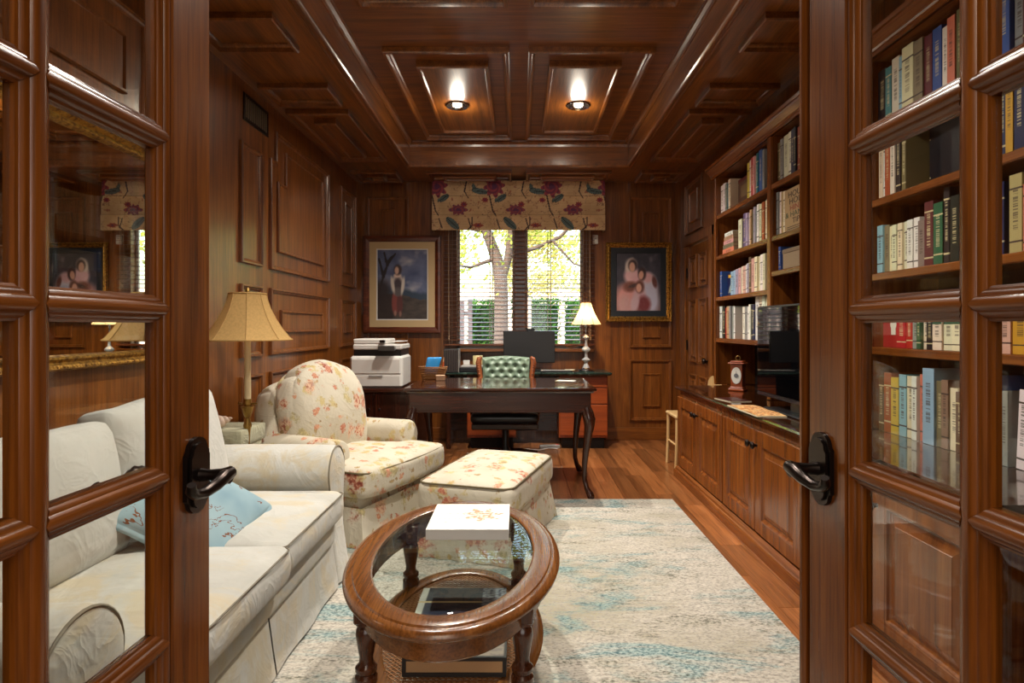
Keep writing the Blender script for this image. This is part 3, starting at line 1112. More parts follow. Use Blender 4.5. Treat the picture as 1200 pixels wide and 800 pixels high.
# middle bay
run(1, 0, 2.08, [(.05, .255, 'olive'), (.035, .262, 'grey'), (.06, .27, 'cream'), (.05, .275, 'white'), (.035, .272, 'navy'), (.025, .275, 'black'), (.05, .268, 'rust'), (.04, .27, 'brown'), (.05, .28, 'tan'), (.04, .275, 'cream'), (.04, .27, 'maroon'), (.04, .275, 'maroon'), (.045, .29, 'black'), (.035, .28, 'white'), (.04, .285, 'cream'), (.04, .27, 'green'), (.05, .28, 'tan'), (.045, .28, 'navy'), (.045, .27, 'cream')])
hh = run(1, 1, 1.75, [(.026, .275, 'grey'), (.022, .272, 'white'), (.025, .268, 'tan'), (.025, .265, 'cream'), ('face', .33, .26, 'tan', .03), ('gap', .02), (.04, .25, 'navy'), (.05, .26, 'rust'), (.045, .25, 'cream')])[4]
run(1, 2, 1.53, [('gap', .02), (.028, .15, 'blue')])
# right bay (behind the door glass)
run(2, 0, 2.08, [(.06, .25, 'black'), (.04, .24, 'teal'), (.05, .262, 'cream'), (.02, .25, 'lightblue'), (.07, .275, 'cream'), (.055, .268, 'taupe'), (.045, .262, 'maroon'), (.05, .268, 'blue'), (.03, .25, 'white'), (.04, .27, 'coral'), (.03, .28, 'olive'), (.025, .285, 'black'), (.02, .28, 'gold'), (.03, .285, 'black'), ('gap', .10), (.05, .25, 'blue'), (.04, .26, 'grey'), (.045, .27, 'maroon'), (.04, .255, 'tan')])
run(2, 1, 1.75, [(.03, .27, 'cream'), (.025, .27, 'white'), (.035, .27, 'rust'), (.03, .265, 'cream'), (.03, .27, 'black'), (.025, .26, 'olive'), ('gap', .02), ('face', .36, .27, 'black', .12), (.04, .26, 'purple'), (.035, .28, 'green'), (.03, .27, 'yellow'), (.035, .28, 'navy'), (.03, .285, 'gold'), (.04, .28, 'navy'), (.03, .28, 'tan'), (.04, .275, 'green'), (.04, .26, 'cream')])
run(2, 2, 1.42, [(.04, .215, 'lightblue'), (.035, .21, 'taupe'), (.032, .2, 'cream'), (.03, .2, 'cream'), (.03, .202, 'cream'), (.03, .204, 'cream'), (.035, .205, 'white'), (.035, .208, 'white'), (.04, .19, 'taupe'), (.05, .255, 'maroon'), (.05, .24, 'green'), (.03, .29, 'black'), (.045, .25, 'black'), (.03, .22, 'white'), (.03, .235, 'red'), (.03, .225, 'green'), (.03, .23, 'red'), (.035, .215, 'white'), (.03, .25, 'navy'), ('gap', .03), (.05, .26, 'tan'), (.04, .22, 'coral'), (.045, .27, 'cream'), (.045, .27, 'cream')])
emb = run(2, 3, 1.09, [('face', .13, .185, 'red', .05), (.06, .18, 'red'), (.04, .175, 'red'), (.035, .18, 'grey'), (.025, .185, 'green'), (.03, .18, 'cream'), (.035, .165, 'black'), (.05, .18, 'cream'), (.05, .18, 'cream'), (.05, .18, 'cream'), (.045, .2, 'navy'), ('gap', .02), (.05, .17, 'green'), (.05, .19, 'yellow'), (.045, .19, 'pink'), (.06, .185, 'gold'), (.05, .19, 'yellow'), (.05, .185, 'gold')])
ft = run(2, 4, .7152, [(.035, .245, 'brown'), (.05, .262, 'rust'), (.05, .245, 'yellow'), (.045, .262, 'lightblue'), (.05, .258, 'cream'), (.03, .262, 'white'), (.035, .272, 'coral'), (.065, .30, 'lightblue'), (.035, .255, 'olive'), (.035, .262, 'taupe'), (.04, .235, 'cream'), (.045, .225, 'brown'), (.035, .16, 'white'), (.045, .23, 'taupe'), (.05, .235, 'green'), (.02, .30, 'blue'), (.03, .25, 'grey'), ('gap', .02), (.035, .26, 'white', .055), (.03, .26, 'coral', .055), ('gap', .022), (.04, .265, 'grey'), (.04, .25, 'brown')], y_start=2.70)
ftb = ft[14]
ink = plain('title_ink_white', (228, 224, 210), .6)
inkd = plain('title_ink_dark', (52, 34, 24), .6)
inkr = plain('title_ink_red', (150, 52, 36), .6)
inkg = plain('title_ink_green', (52, 76, 50), .6)
inky = plain('title_ink_yellow', (226, 170, 40), .6)
text('title_text', 'FAMILY TRAVEL', .030, ink, ftb, (-.0006, .025, .14), bookrot_spine)
ftb['label'] = 'dark green book titled FAMILY TRAVEL standing on the worktop behind the door glass'
# cover print of the face-out household hints book
cov = Matrix(((1, 0, 0), (0, 0, -1), (0, 1, 0))).to_euler()


def cover_text(b, s, u, z, size, mt, sx=1.0):
    # local cover plane y=0 ... faces -y in the book's own frame (turned to -x in the room)
    return text('cover_text', s, size, mt, b, (u, -.0006, z), cov, sx=sx)


for s, z, sz, mt in (('HOUSE', .222, .05, inkd), ('HOLD', .180, .05, inkd), ('HINTS', .140, .046, inkr), ('& HANDY', .102, .046, inkg), ('TIPS', .062, .046, inkd)):
    cover_text(hh, s, .165, z, sz, mt, 1.5)
for z in (.028, .016):
    MB().box(.03, .30, -.0008, -.0002, z, z + .004).build('cover_rule', inkd, hh)
hh['label'] = 'tan hardback titled HOUSE HOLD HINTS and HANDY TIPS, cover facing out, middle bay'
MB().box(.02, .15, -.0008, -.0002, .148, .172).build('cover_block', inky, mag)
MB().sheet(lambda u, v: (.02 + .17 * u, -.0006, .03 + .07 * v * (math.sin(PI * u) ** .6)), 12, 3).build('cover_shape', plain('pale_print', (150, 160, 150), .5), mag)
mag['label'] = 'dark blue magazine with yellow title block, cover facing out, left bay third shelf'
br = b_[5]
MB().box(.0, .33, -.0008, -.0002, .20, .225).build('cover_band', plain('dark_red_print', (96, 24, 30), .5), br)
MB().box(.05, .28, -.0008, -.0002, .08, .17).build('cover_block', plain('dull_brown_print', (122, 96, 66), .5), br)
e0 = emb[0]
MB().lathe([(.022, 0), (.022, .0006)], (.075, -.0007, .10), 12, 1).box(.06, .09, -.0009, -.0002, .055, .085).build('cover_emblem', ink, e0)
for k in (7, 8, 9):
    for j, (col) in enumerate(('green', 'yellow', 'red')[:3 if k > 7 else 2]):
        MB().box(-.0006, .001, .001, .049, .10 + j * .022, .118 + j * .022).build('spine_band', plain('band_' + col + str(k), PAL[col], .5), emb[k])

# tan box file and jar on the middle bay's low shelf
bx = thing('box_file', 'greyish tan box lying on the middle bay shelf above the television', 'box', (1.72, 3.50, 1.5305))
MB((1.72, 3.50, 1.5305)).box(1.63, 1.83, 3.33, 3.69, 1.5305, 1.64, .004).build('body', plain('tan_board', (148, 126, 98), .8), bx)
MB((1.72, 3.50, 1.5305)).box(1.627, 1.833, 3.327, 3.693, 1.628, 1.655, .004).build('lid', plain('tan_board_dark', (126, 106, 84), .8), bx)
jr = thing('glass_jar', 'glass jar with a pale lid on the middle bay shelf above the television', 'jar', (1.66, 3.26, 1.5305))
MB().lathe([(.036, 0), (.044, .006), (.046, .05), (.045, .10), (.036, .125), (.034, .135)], n=18).build('jar_body', M['jar'], jr, 40)
MB().lathe([(.038, .135), (.04, .138), (.04, .158), (.02, .17), (.004, .172)], n=18).build('lid', M['white'], jr, 40)

# ------------------------------------------------------------------ television, clock, magazines on the worktop
tv = thing('television', 'black flat television standing on the worktop in front of the bookcase', 'television', (1.46, 3.15, .7155))
o_ = (1.46, 3.15, .7155)
MB(o_).box(1.44, 1.475, 2.69, 3.61, .775, 1.302, .006).build('housing', M['black'], tv)
MB(o_).box(1.4375, 1.4405, 2.702, 3.598, .80, 1.292, .001).build('screen', M['screen'], tv)
MB(o_).box(1.437, 1.44, 2.70, 3.60, .778, .796, .001).build('lower_bezel', plain('bezel_grey', (40, 40, 44), .2), tv)
MB(o_).box(1.455, 1.49, 3.10, 3.20, .725, .82, .004).build('neck', M['black'], tv)
MB(o_).box(1.39, 1.56, 2.90, 3.40, .7155, .728, .004).build('stand_base', M['black'], tv)

ck = thing('carriage_clock', 'small wooden carriage clock with a white oval dial on the worktop', 'clock', (1.60, 4.36, .7155), math.radians(-38))
# local: dial faces -y' direction; front toward local -y
MB().box(-.055, .055, -.05, .05, 0, .018, .004).box(-.049, .049, -.044, .044, .018, .03, .006).build('plinth', M['cherry_x'], ck)
MB().box(-.042, .042, -.037, .037, .03, .195, .003).build('case', M['cherry_z'], ck)
MB().box(-.058, .058, -.052, .052, .195, .206, .004).box(-.046, .046, -.04, .04, .206, .218, .005).build('cornice', M['cherry_x'], ck)
MB().lathe([(.036, 0), (.036, .003), (.033, .004)], (0, 0, 0), 28, 2, 1, 1.7, m=Matrix.Translation((0, -.0372, .112)) @ Matrix.Rotation(PI / 2, 4, 'X')).build('dial', plain('dial_white', (226, 224, 216), .4), ck)
MB().lathe([(.016, 0), (.016, .002)], (0, 0, 0), 20, 2, m=Matrix.Translation((0, -.0412, .112)) @ Matrix.Rotation(PI / 2, 4, 'X')).build('dial_centre', plain('dial_grey', (120, 122, 128), .4), ck)
MB().box(-.001, .001, -.0436, -.0428, .112, .145).box(-.001, .018, -.0436, -.0428, .111, .113).build('hands', M['black'], ck)
MB().tube([(.016 * math.cos(a), 0, .236 + .017 * math.sin(a)) for a in [i * PI / 10 for i in range(20)]], .0035, 8, True).build('ring_handle', M['brass'], ck, 60)

mgz = thing('magazine', 'tan and orange patterned magazine lying open on the worktop before the television', 'magazine', (1.305, 3.30, .7155))
def mg_print(u, v):
    n_ = nz(u * 9, v * 9)
    return lin((206, 140, 74)) if n_ > .12 else (lin((150, 84, 44)) if n_ < -.18 else lin((220, 180, 124)))
mb = MB()
NU, NV = 40, 24
mb.sheet(lambda u, v: (-.075 + .15 * u, -.22 + .44 * v, .006 + .004 * math.sin(PI * (v * 2 % 1.0))), NU, NV)
mb.build('printed_page', M['print'], mgz, 60, colors=[mg_print(i / NU * 1.0, j / NV * 2.4) for j in range(NV + 1) for i in range(NU + 1)])
MB().box(-.077, .077, -.222, .222, 0, .0055).build('pages', M['paper'], mgz)
fo = thing('leaflet', 'dark red printed leaflet lying on the worktop beside the clock', 'leaflet', (1.36, 3.80, .7155), .2)
MB().box(-.07, .07, -.1, .1, 0, .004).build('sheets', M['paper'], fo)
MB().box(-.07, .07, -.1, .1, .0042, .005).build('cover', plain('dark_print', (60, 26, 22), .3), fo)

# ================================================================== SOFA
OS = (-1.25, 1.96, 0)
sf = thing('sofa', 'pale slipcovered two seat sofa with rolled arms along the left wall', 'sofa', OS)


def rolled_arm(name, yc, x0, x1, mat, parent, off, ztop=.63, r=.118, hw=.095, front_bulge=.02, m=None, wr=.006):
    zc = ztop - r
    prof = [(hw, .02), (hw, .18), (hw, .34)] + [(p[0], p[1]) for p in arc(0, zc, r, -25, 205, 20)] + [(-hw, .34), (-hw, .18), (-hw, .02)]
    n = len(prof)
    xs = [x0, x0 + .1, x0 + .25, (x0 + x1) / 2, x1 - .25, x1 - .12, x1 - .05, x1 - .02, x1 - .006, x1]
    sc = [1, 1, 1, 1, 1, 1, 1, 1, .985, .95]
    mb = MB(off)
    vs, fs = [], []
    for x, s_ in zip(xs, sc):
        for (a, b) in prof:
            aa = a * s_
            bb = .25 + (b - .25) * s_
            k = wr * nz(x * 6, (yc + aa) * 7, bb * 7) if b > .1 else 0
            v = Vector((x, yc + aa + k, bb + k * .8))
            vs.append(m @ v if m is not None else v)
    L = len(xs)
    for j in range(L - 1):
        for i in range(n - 1):
            fs.append((j * n + i, j * n + i + 1, (j + 1) * n + i + 1, (j + 1) * n + i))
    fs.append(tuple((L - 1) * n + i for i in range(n)))
    fs.append(tuple(range(n)))
    mb.add(vs, fs)
    o = mb.build(name, mat, parent, 50)
    return o, [Vector((x1 - .004, yc + a * .99, .25 + (b - .25) * .99)) for a, b in prof]


def pipe(pts, parent, mat, off, r=.005, closed=False, name='welt', m=None):
    if m is not None:
        pts = [m @ Vector(p) for p in pts]
    return MB(off).tube(pts, r, 6, closed).build(name, mat, parent, 60)


for yc in (2.785, 1.165):
    a_, pr = rolled_arm('arm', yc, -1.66, -.845, M['sofa'], sf, OS)
    pipe(pr[1:-1], a_, M['welt'], OS, .0038)
# base rail, skirt
MB(OS).soft((-1.225, 1.975, .278), (.412, .70, .060), .028, n=[-1, -.95, -.85, -.5, 0, .5, .85, .95, 1]).build('seat_base', M['sofa'], sf, 50)
MB(OS).box(-1.66, -.86, 1.10, 2.84, .03, .225).build('inner_frame', M['sofa'], sf)


def skirt(x, y0, y1, z0, z1, slit=None, flare=.03):
    def fn(u, v):
        y = y0 + (y1 - y0) * u
        z = z1 + (z0 - z1) * v
        k = v * flare + .003 * v * math.sin(y * 17) + .004 * v * nz(y * 5, z * 4)
        if slit is not None:
            k -= .05 * v * math.exp(-((y - slit) / .012) ** 2)
        return (x + k, y, z)
    return MB(OS).sheet(fn, 140, 10)


skirt(-.838, 1.28, 1.985, .022, .238).build('skirt', M['sofa'], sf, 60, recalc=False)
skirt(-.838, 1.996, 2.67, .022, .238).build('skirt', M['sofa'], sf, 60, recalc=False)
MB(OS).box(-.862, -.850, 1.94, 2.04, .03, .23).build('shaded_pleat', M['welt'], sf)  # darker colour paints the shade inside the skirt slit
for yc in (2.785, 1.165):
    def fn(u, v, yc=yc):
        y = yc - .10 + .20 * u
        return (-.838 + .035 * v - .02 * (2 * u - 1) ** 2 + .004 * math.sin(u * 9) * v, y, .30 - .278 * v)
    MB(OS).sheet(fn, 24, 10).build('arm_skirt', M['sofa'], sf, 60)
pipe([(-.832, y, .239) for y in (1.28, 1.6, 2.0, 2.4, 2.67)], sf, M['sofa'], OS, .005)


def seat_fn(seed, crown=.03, wr=.006):
    def fn(u, p):
        k = (1 - u.x ** 2) * (1 - u.y ** 2)
        w_ = wr * nz(p.x * 7 + seed, p.y * 7, p.z * 3)
        return Vector((p.x + (.012 * (1 - u.z ** 2) * u.x) + w_ * .6, p.y + w_ * .4, p.z + (crown * k if p.z > 0 else 0) + w_))
    return fn


def rr_path(cx, cy, hx, hy, r, z, n=6):
    pts = []
    for (sx, sy, a0) in ((1, 1, 0), (-1, 1, 90), (-1, -1, 180), (1, -1, 270)):
        for a in range(n + 1):
            t = math.radians(a0 + 90 * a / n)
            pts.append((cx + sx * (hx - r) + r * math.cos(t), cy + sy * (hy - r) + r * math.sin(t), z))
    return pts


for i, (yc, xf) in enumerate(((2.325, -.785), (1.655, -.765))):
    c = (xf - .31, yc, .390)
    s_ = MB(OS).soft(c, (.31, .338, .064), .028, seat_fn(i * 9.0)).build('seat_cushion', M['sofa'], sf, 60)
    pipe([(x + .006, y, z) for x, y, z in rr_path(c[0], c[1], .312, .338, .033, .444)], s_, M['welt'], OS, .003, True, 'piping')
MB(OS).soft((-1.58, 1.975, .48), (.085, .70, .30), .07, n=[-1, -.9, -.7, -.3, .3, .7, .9, 1]).build('back_frame', M['sofa'], sf, 50)
for i, (yc, tilt, zc, hh_) in enumerate(((2.325, .20, .675, .235), (1.655, .17, .655, .225))):
    Rm = Matrix.Translation((-1.385, yc, zc)) @ Matrix.Rotation(-tilt, 4, 'Y') @ Matrix.Rotation((.05, -.04)[i], 4, 'X')

    def bf(u, p, i=i):
        k = (1 - u.y ** 2) * (1 - u.z ** 2)
        w_ = .008 * nz(p.y * 6 + i * 5, p.z * 6, p.x * 3)
        ear = .015 * abs(u.y) ** 6 * max(0, u.z)
        return Vector((p.x + .05 * k * (1 if p.x > 0 else -.4) + w_, p.y * (1 - .02 * u.z), p.z + ear + w_))
    b_o = MB(OS).soft((0, 0, 0), (.085, .336, hh_), .06, bf, m=Rm).build('back_cushion', M['sofaback'], sf, 60)

# blue throw pillow on the sofa
pp = bpy.data.materials
g = NG('blue_branch_print')
v_ = g.coord()
n1 = g.noise(v_, 7, 3, .6, 1.5)
ln = g.math('LESS_THAN', g.math('ABSOLUTE', g.math('SUBTRACT', n1, .52)), .012)
n2 = g.noise(v_, 3.0, 2)
g.set(Base_Color=g.mix(g.math('MULTIPLY', ln, g.math('GREATER_THAN', n2, .48)), g.ramp(g.noise(v_, 4, 3), [(.3, lin((122, 152, 166))), (.7, lin((160, 184, 190)))]), lin((120, 72, 44))), Roughness=.9)
pl = thing('throw_pillow', 'light blue throw pillow with brown branch print on the sofa seat', 'pillow', (-1.13, 2.10, .525), math.radians(10))
PM = Matrix.Rotation(math.radians(32), 4, 'Y') @ Matrix.Rotation(math.radians(20), 4, 'X')
MB().soft((0, 0, 0), (.21, .22, .06), .05, lambda u, p: Vector((p.x * (1 - .06 * (1 - u.y ** 2)), p.y * (1 - .06 * (1 - u.x ** 2)), p.z * (.25 + 1.0 * (1 - u.x ** 2) ** .6 * (1 - u.y ** 2) ** .6))), m=PM).build('pillow_body', g.m, pl, 60)

# sage side table, shell, floor lamp beyond the sofa
st = thing('side_table', 'small sage cloth covered side table between sofa arm and floor lamp', 'table', (-1.55, 3.22, 0))
MB().soft((0, 0, .60), (.125, .15, .045), .012, n=[-1, -.95, -.5, 0, .5, .95, 1]).build('top', M['sage'], st, 40)
MB().sheet(lambda u, v: ((.118 + .012 * v) * max(-1, min(1, 1.25 * math.cos(2 * PI * u))) + .006 * v * math.sin(u * 60), (.143 + .012 * v) * max(-1, min(1, 1.25 * math.sin(2 * PI * u))), .57 - .565 * v), 80, 8, cu=True).build('cloth_drop', M['sage'], st, 60)
sh = thing('seashell', 'small pinkish white conch shell on the sage side table', 'shell', (-1.565, 3.17, .648), .5)
pts, rs = [], []
for i in range(40):
    t = i / 39
    a = t * 5.2 * PI
    rr = .03 * (1 - t) + .002
    pts.append((.07 * t - .03, rr * .5 * math.cos(a), .026 + rr * .4 * math.sin(a) + .02 * t))
    rs.append(.024 * (1 - t) ** .8 + .003)
MB().tube(pts, rs, 10).build('spire', plain('shell_pink', (222, 196, 178), .35), sh, 60)
MB().sheet(lambda u, v: (-.03 - .035 * v, -.03 + .05 * u, .012 + .03 * math.sin(PI * u) + .012 * v), 10, 6).build('lip', plain('shell_lip', (228, 178, 160), .35), sh, 60)

LX, LY = -1.435, 3.16
lp = thing('floor_lamp', 'floor lamp with a tan panelled bell shade behind the sofa', 'lamp', (LX, LY, 0))
MB().lathe([(.125, 0), (.13, .006), (.125, .02), (.05, .035), (.025, .05), (.014, .075), (.012, .12), (.012, .60), (.016, .64), (.022, .66), (.016, .68), (.012, .70)], n=20).build('base', M['brass'], lp, 40)
MB().lathe([(.010, .70), (.016, .705), (.034, .76), (.016, .765), (.020, .772), (.020, .80)], n=16).build('brass_collar', M['brass'], lp, 40)
MB().tube([(-.05, 0, .776), (0, 0, .770), (.05, 0, .776)], [.004, .008, .004], 8).build('cross_arm', M['brass'], lp, 40)
MB().lathe([(.017, .80), (.0165, 1.0), (.016, 1.15)], n=16).build('candle_sleeve', plain('ivory_sleeve', (222, 202, 160), .5), lp, 40)
MB().lathe([(.004, 1.15), (.018, 1.17), (.026, 1.20), (.024, 1.23), (.008, 1.25)], n=12).build('bulb', M['white'], lp, 50)


def shade_sheet(prof, npan=8, nseg=6, scal=0.0):
    def fn(u, v):
        k = v * (len(prof) - 1)
        i = min(int(k), len(prof) - 2)
        t = k - i
        r = prof[i][0] * (1 - t) + prof[i + 1][0] * t
        z = prof[i][1] * (1 - t) + prof[i + 1][1] * t
        a = 2 * PI * u + PI / 8
        ph = (u * npan) % 1.0
        kk = math.cos(PI / npan) / math.cos((ph - .5) * 2 * PI / npan)
        r2 = r * (1 - .75 * (1 - kk))
        return (r2 * math.cos(a), r2 * math.sin(a), z + scal * math.sin(PI * ph) * v ** 6)
    return fn


sp = [(.092, 1.355), (.096, 1.33), (.112, 1.28), (.138, 1.225), (.172, 1.17), (.207, 1.125), (.222, 1.112)]
sh_ = MB().sheet(shade_sheet(sp), 64, 18, cu=True).build('lamp_shade', M['floorshade'], lp, 20, recalc=False)
for zz_, rr_ in ((1.356, .0915), (1.112, .2215)):
    MB().tube([shade_sheet([(rr_, zz_), (rr_, zz_)])(i / 64, 0) for i in range(64)], .0045, 6, True).build('shade_trim', M['floorshade'], sh_, 60)
rb = MB()
for k in range(8):
    rb.tube([shade_sheet(sp)(k / 8, j / 12) for j in range(13)], .0032, 5)
rb.build('shade_rib', M['floorshade'], sh_, 60)
MB().lathe([(.006, 1.25), (.006, 1.36), (.012, 1.366), (.010, 1.38), (.002, 1.39)], n=10).build('finial', M['brass'], lp, 40)

# gilt mirror on the left wall above the sofa
mr = thing('wall_mirror', 'large gilt framed mirror on the left wall above the sofa', 'mirror', (XL, 2.15, 1.02))
o_ = (XL, 2.15, 1.02)
fnM = lambda a, b, h: (XL + .004 + h, a, b)
MB(o_).mould(fnM, rect(1.38, 2.93, 1.02, 1.985), [(0, -.002), (0, .03), (.008, .04), (.02, .034), (.03, .022), (.042, .03), (.05, .028), (.056, .012), (.06, .0)]).build('frame', M['gilt'], mr)
MB(o_).box(XL + .003, XL + .010, 1.42, 2.89, 1.06, 1.945).build('mirror_glass', M['mirror'], mr)
bd = MB(o_)
for i in range(96):
    for z in (1.033, 1.972):
        y = 1.39 + i * (1.53 / 95)
        bd.lathe([(.002, .0), (.0065, .004), (.0065, .008), (.002, .012)], (XL + .034, y, z), 6, 0)
for i in range(58):
    for y in (1.393, 2.917):
        z = 1.045 + i * (.915 / 57)
        bd.lathe([(.002, .0), (.0065, .004), (.0065, .008), (.002, .012)], (XL + .034, y, z), 6, 0)
bd.build('beading', M['gilt'], mr, kind='stuff')

# vent grille high on the left wall
vt = thing('wall_vent', 'small dark metal vent grille high on the left wall', 'vent', (XL, 3.86, 2.46))
o_ = (XL, 3.86, 2.46)
MB(o_).mould(fnL, rect(3.68, 4.04, 2.46, 2.63), [(0, -.002), (0, .008), (.006, .01), (.022, .008), (.024, .001)]).build('frame', M['bronze'], vt)
MB(o_).box(XL + .0005, XL + .003, 3.69, 4.03, 2.47, 2.62).build('backing', M['dark'], vt)
for i in range(11):
    y = 3.715 + i * .029
    MB(o_).box(XL + .003, XL + .009, y - .005, y + .005, 2.483, 2.607, .001).build('slat', plain('vent_metal', (128, 112, 92), .4, .6) if i == 0 else bpy.data.materials['vent_metal'], vt)

# ================================================================== FLORAL ARMCHAIR AND OTTOMAN
ac = thing('armchair', 'floral chintz armchair with rolled arms and skirt facing the ottoman', 'armchair', (-1.03, 3.68, 0), math.radians(-22))
F = M['floral']
Z0 = (0, 0, 0)
MB().soft((-.02, 0, .20), (.37, .38, .10), .04, n=[-1, -.95, -.85, -.5, 0, .5, .85, .95, 1]).build('seat_base', F, ac, 50)
for sg in (1, -1):
    a_, pr = rolled_arm('arm', sg * .36, -.36, .19, F, ac, Z0, ztop=.565, r=.098, hw=.075, wr=.010)


def tcush(u, p):
    k = (1 - u.x ** 2) * (1 - u.y ** 2)
    y = p.y
    if u.x < .35:
        y *= .66 + .34 * max(0.0, min(1.0, (u.x + .05) / .4)) if u.x > -.05 else .66
    w_ = .007 * nz(p.x * 7, p.y * 7, 4)
    return Vector((p.x + .03 * (1 - u.y ** 2) * max(0, u.x), y, p.z + (.035 * k if p.z > 0 else 0) + w_))


sc_ = MB().soft((.10, 0, .345), (.325, .425, .082), .045, tcush, n=[-1, -.95, -.85, -.7, -.5, -.3, -.1, .0, .1, .2, .3, .4, .55, .7, .85, .95, 1]).build('seat_cushion', F, ac, 60)
pth = [(.415 + .03 * (1 - (t / .40) ** 2), t, .405) for t in [(-.40 + .8 * i / 20) for i in range(21)]]
pipe([(.25, -.418, .405), (.34, -.424, .405), (.39, -.42, .405)] + pth + [(.39, .42, .405), (.34, .424, .405), (.25, .418, .405)], sc_, plain('olive_piping', (104, 92, 66), .9), Z0, .005, name='piping')
RB = Matrix.Translation((-.30, 0, .50)) @ Matrix.Rotation(-.22, 4, 'Y')


def bk(u, p):
    s_ = 1 - .20 * max(0, u.z) ** 2.5
    return Vector((p.x + .02 * nz(p.y * 5, p.z * 5) * .4, p.y * s_, p.z - .06 * u.y ** 2 * max(0, u.z)))


MB().soft((-.02, 0, -.02), (.07, .405, .40), .06, bk, m=RB).build('back_frame', F, ac, 60)


def bk2(u, p):
    k = (1 - u.y ** 2) * (1 - u.z ** 2)
    s_ = 1 - .30 * max(0, u.z) ** 2.6 - .04 * max(0, -u.z)
    w_ = .012 * nz(p.y * 6, p.z * 5, 2)
    pull = .02 * math.cos(u.y * 10) * max(0, -u.z) * (1 - abs(u.y))
    return Vector((p.x + (.075 * k if p.x > 0 else 0) + w_ + pull, p.y * s_, p.z - .07 * u.y ** 2 * max(0, u.z)))


bk_o = MB().soft((.115, 0, .14), (.085, .345, .315), .07, bk2, m=RB).build('back_cushion', F, ac, 60)
wl_pts = []
for i in range(33):
    t = -1.05 + 2.1 * i / 32
    wl_pts.append(RB @ Vector((.06, .345 * math.sin(t * 1.32) * .98, .14 + .30 * math.cos(t * 1.45) - .01)))
pipe(wl_pts, bk_o, plain('olive_welt', (110, 100, 74), .9), Z0, .005, name='piping')


def box_skirt(hx, hy, z1, z0, flare, mat, parent, pleat=.03):
    P = 2 * (2 * hx + 2 * hy)
    def fn(u, v):
        s_ = u * 4
        i = int(s_) % 4
        t = s_ - int(s_)
        w_ = math.exp(-(min(t, 1 - t) / .05) ** 2) + .7 * math.exp(-((t - .5) / .02) ** 2)
        f = flare * v * (1 + .6 * (w_ - .3)) + .006 * v * math.sin(t * 30)
        a, b = hx + f, hy + f
        c = [((a, -b), (a, b)), ((a, b), (-a, b)), ((-a, b), (-a, -b)), ((-a, -b), (a, -b))][i]
        dip = -.022 * v * math.exp(-((t - .5) / .012) ** 2)
        x = c[0][0] + (c[1][0] - c[0][0]) * t
        y = c[0][1] + (c[1][1] - c[0][1]) * t
        nx, ny = [(1, 0), (0, 1), (-1, 0), (0, -1)][i]
        return (x + nx * dip, y + ny * dip, z1 + (z0 - z1) * v)
    return MB().sheet(fn, 160, 8, cu=True).build('skirt', mat, parent, 70, recalc=False)


box_skirt(.375, .405, .215, .0135, .03, F, ac)

ot = thing('ottoman', 'floral chintz ottoman with a skirt between armchair and rug', 'ottoman', (-.155, 3.37, 0), math.radians(-17))


def otf(u, p):
    k = (1 - u.x ** 2) * (1 - u.y ** 2)
    return Vector((p.x, p.y, p.z + (.03 * k if p.z > 0 else 0) + .004 * nz(p.x * 8, p.y * 8)))


oc = MB().soft((0, 0, .315), (.262, .425, .085), .05, otf).build('cushion', F, ot, 60)
pipe(rr_path(0, 0, .254, .417, .06, .388), oc, plain('olive_piping_ottoman', (104, 92, 66), .9), Z0, .005, True, 'piping')
MB().soft((0, 0, .22), (.24, .40, .04), .02, n=[-1, -.9, 0, .9, 1]).build('base', F, ot, 50)
box_skirt(.235, .395, .25, .0135, .03, F, ot)

# ================================================================== COFFEE TABLE, ITS BOOKS, RUG
rg = MB().box(-1.30, 1.047, .55, 4.065, .0005, .011, .004)
tag(rg.build('rug', M['rug']), 'large distressed cream and teal rug on the wooden floor', 'rug')

CTX, CTY = -.205, 1.955
ct = thing('coffee_table', 'oval wooden coffee table with glass top and caned lower shelf', 'table', (CTX, CTY, .0115))
A, B = .337, .545
dz = -.0115


def oval(prof, a, b, n=72):
    k = len(prof)
    def fn(u, v):
        i = min(int(round(v * k)), k) % k
        d, z = prof[i]
        t = 2 * PI * u
        return ((a - d) * math.cos(t), (b - d) * math.sin(t), z + dz)
    vs, fs = [], []
    for j in range(k):
        for i in range(n):
            vs.append(fn(i / n, j / k))
    for j in range(k):
        for i in range(n):
            i2, j2 = (i + 1) % n, (j + 1) % k
            fs.append((j * n + i, j * n + i2, j2 * n + i2, j2 * n + i))
    return vs, fs


rim = [(.086, .448), (.086, .458), (.080, .461), (.040, .461), (.030, .460), (.027, .456), (.022, .457), (.012, .456), (.004, .450), (0, .442), (.002, .434), (.010, .430), (.014, .424), (.030, .420), (.078, .420), (.082, .446)]
MB().add(*oval(rim, A, B)).build('top_rim', M['walnut_y'], ct, 40)
ap = [(.050, .425), (.046, .365), (.052, .358), (.064, .358), (.066, .425)]
MB().add(*oval(ap, A, B)).build('apron', M['walnut_y'], ct, 40)
gp = [(.084, .4495), (.092, .4575), (.105, .4590)]
n = 72
vs, fs = [], []
for (d, z) in gp + [(.105, .4500)]:
    for i in range(n):
        t = 2 * PI * i / n
        vs.append(((A - d) * math.cos(t), (B - d) * math.sin(t), z + dz))
for j in range(3):
    for i in range(n):
        fs.append((j * n + i, j * n + (i + 1) % n, (j + 1) * n + (i + 1) % n, (j + 1) * n + i))
fs.append(tuple(2 * n + i for i in range(n)))
fs.append(tuple(3 * n + i for i in range(n)))
fs = [f for f in fs if not (len(f) == 4 and f[0] >= 2 * n)] + [(i, (i + 1) % n, 3 * n + (i + 1) % n, 3 * n + i) for i in range(n)]
MB().add(vs, fs).build('glass_top', M['tableglass'], ct, 20)
A2, B2 = .285, .47
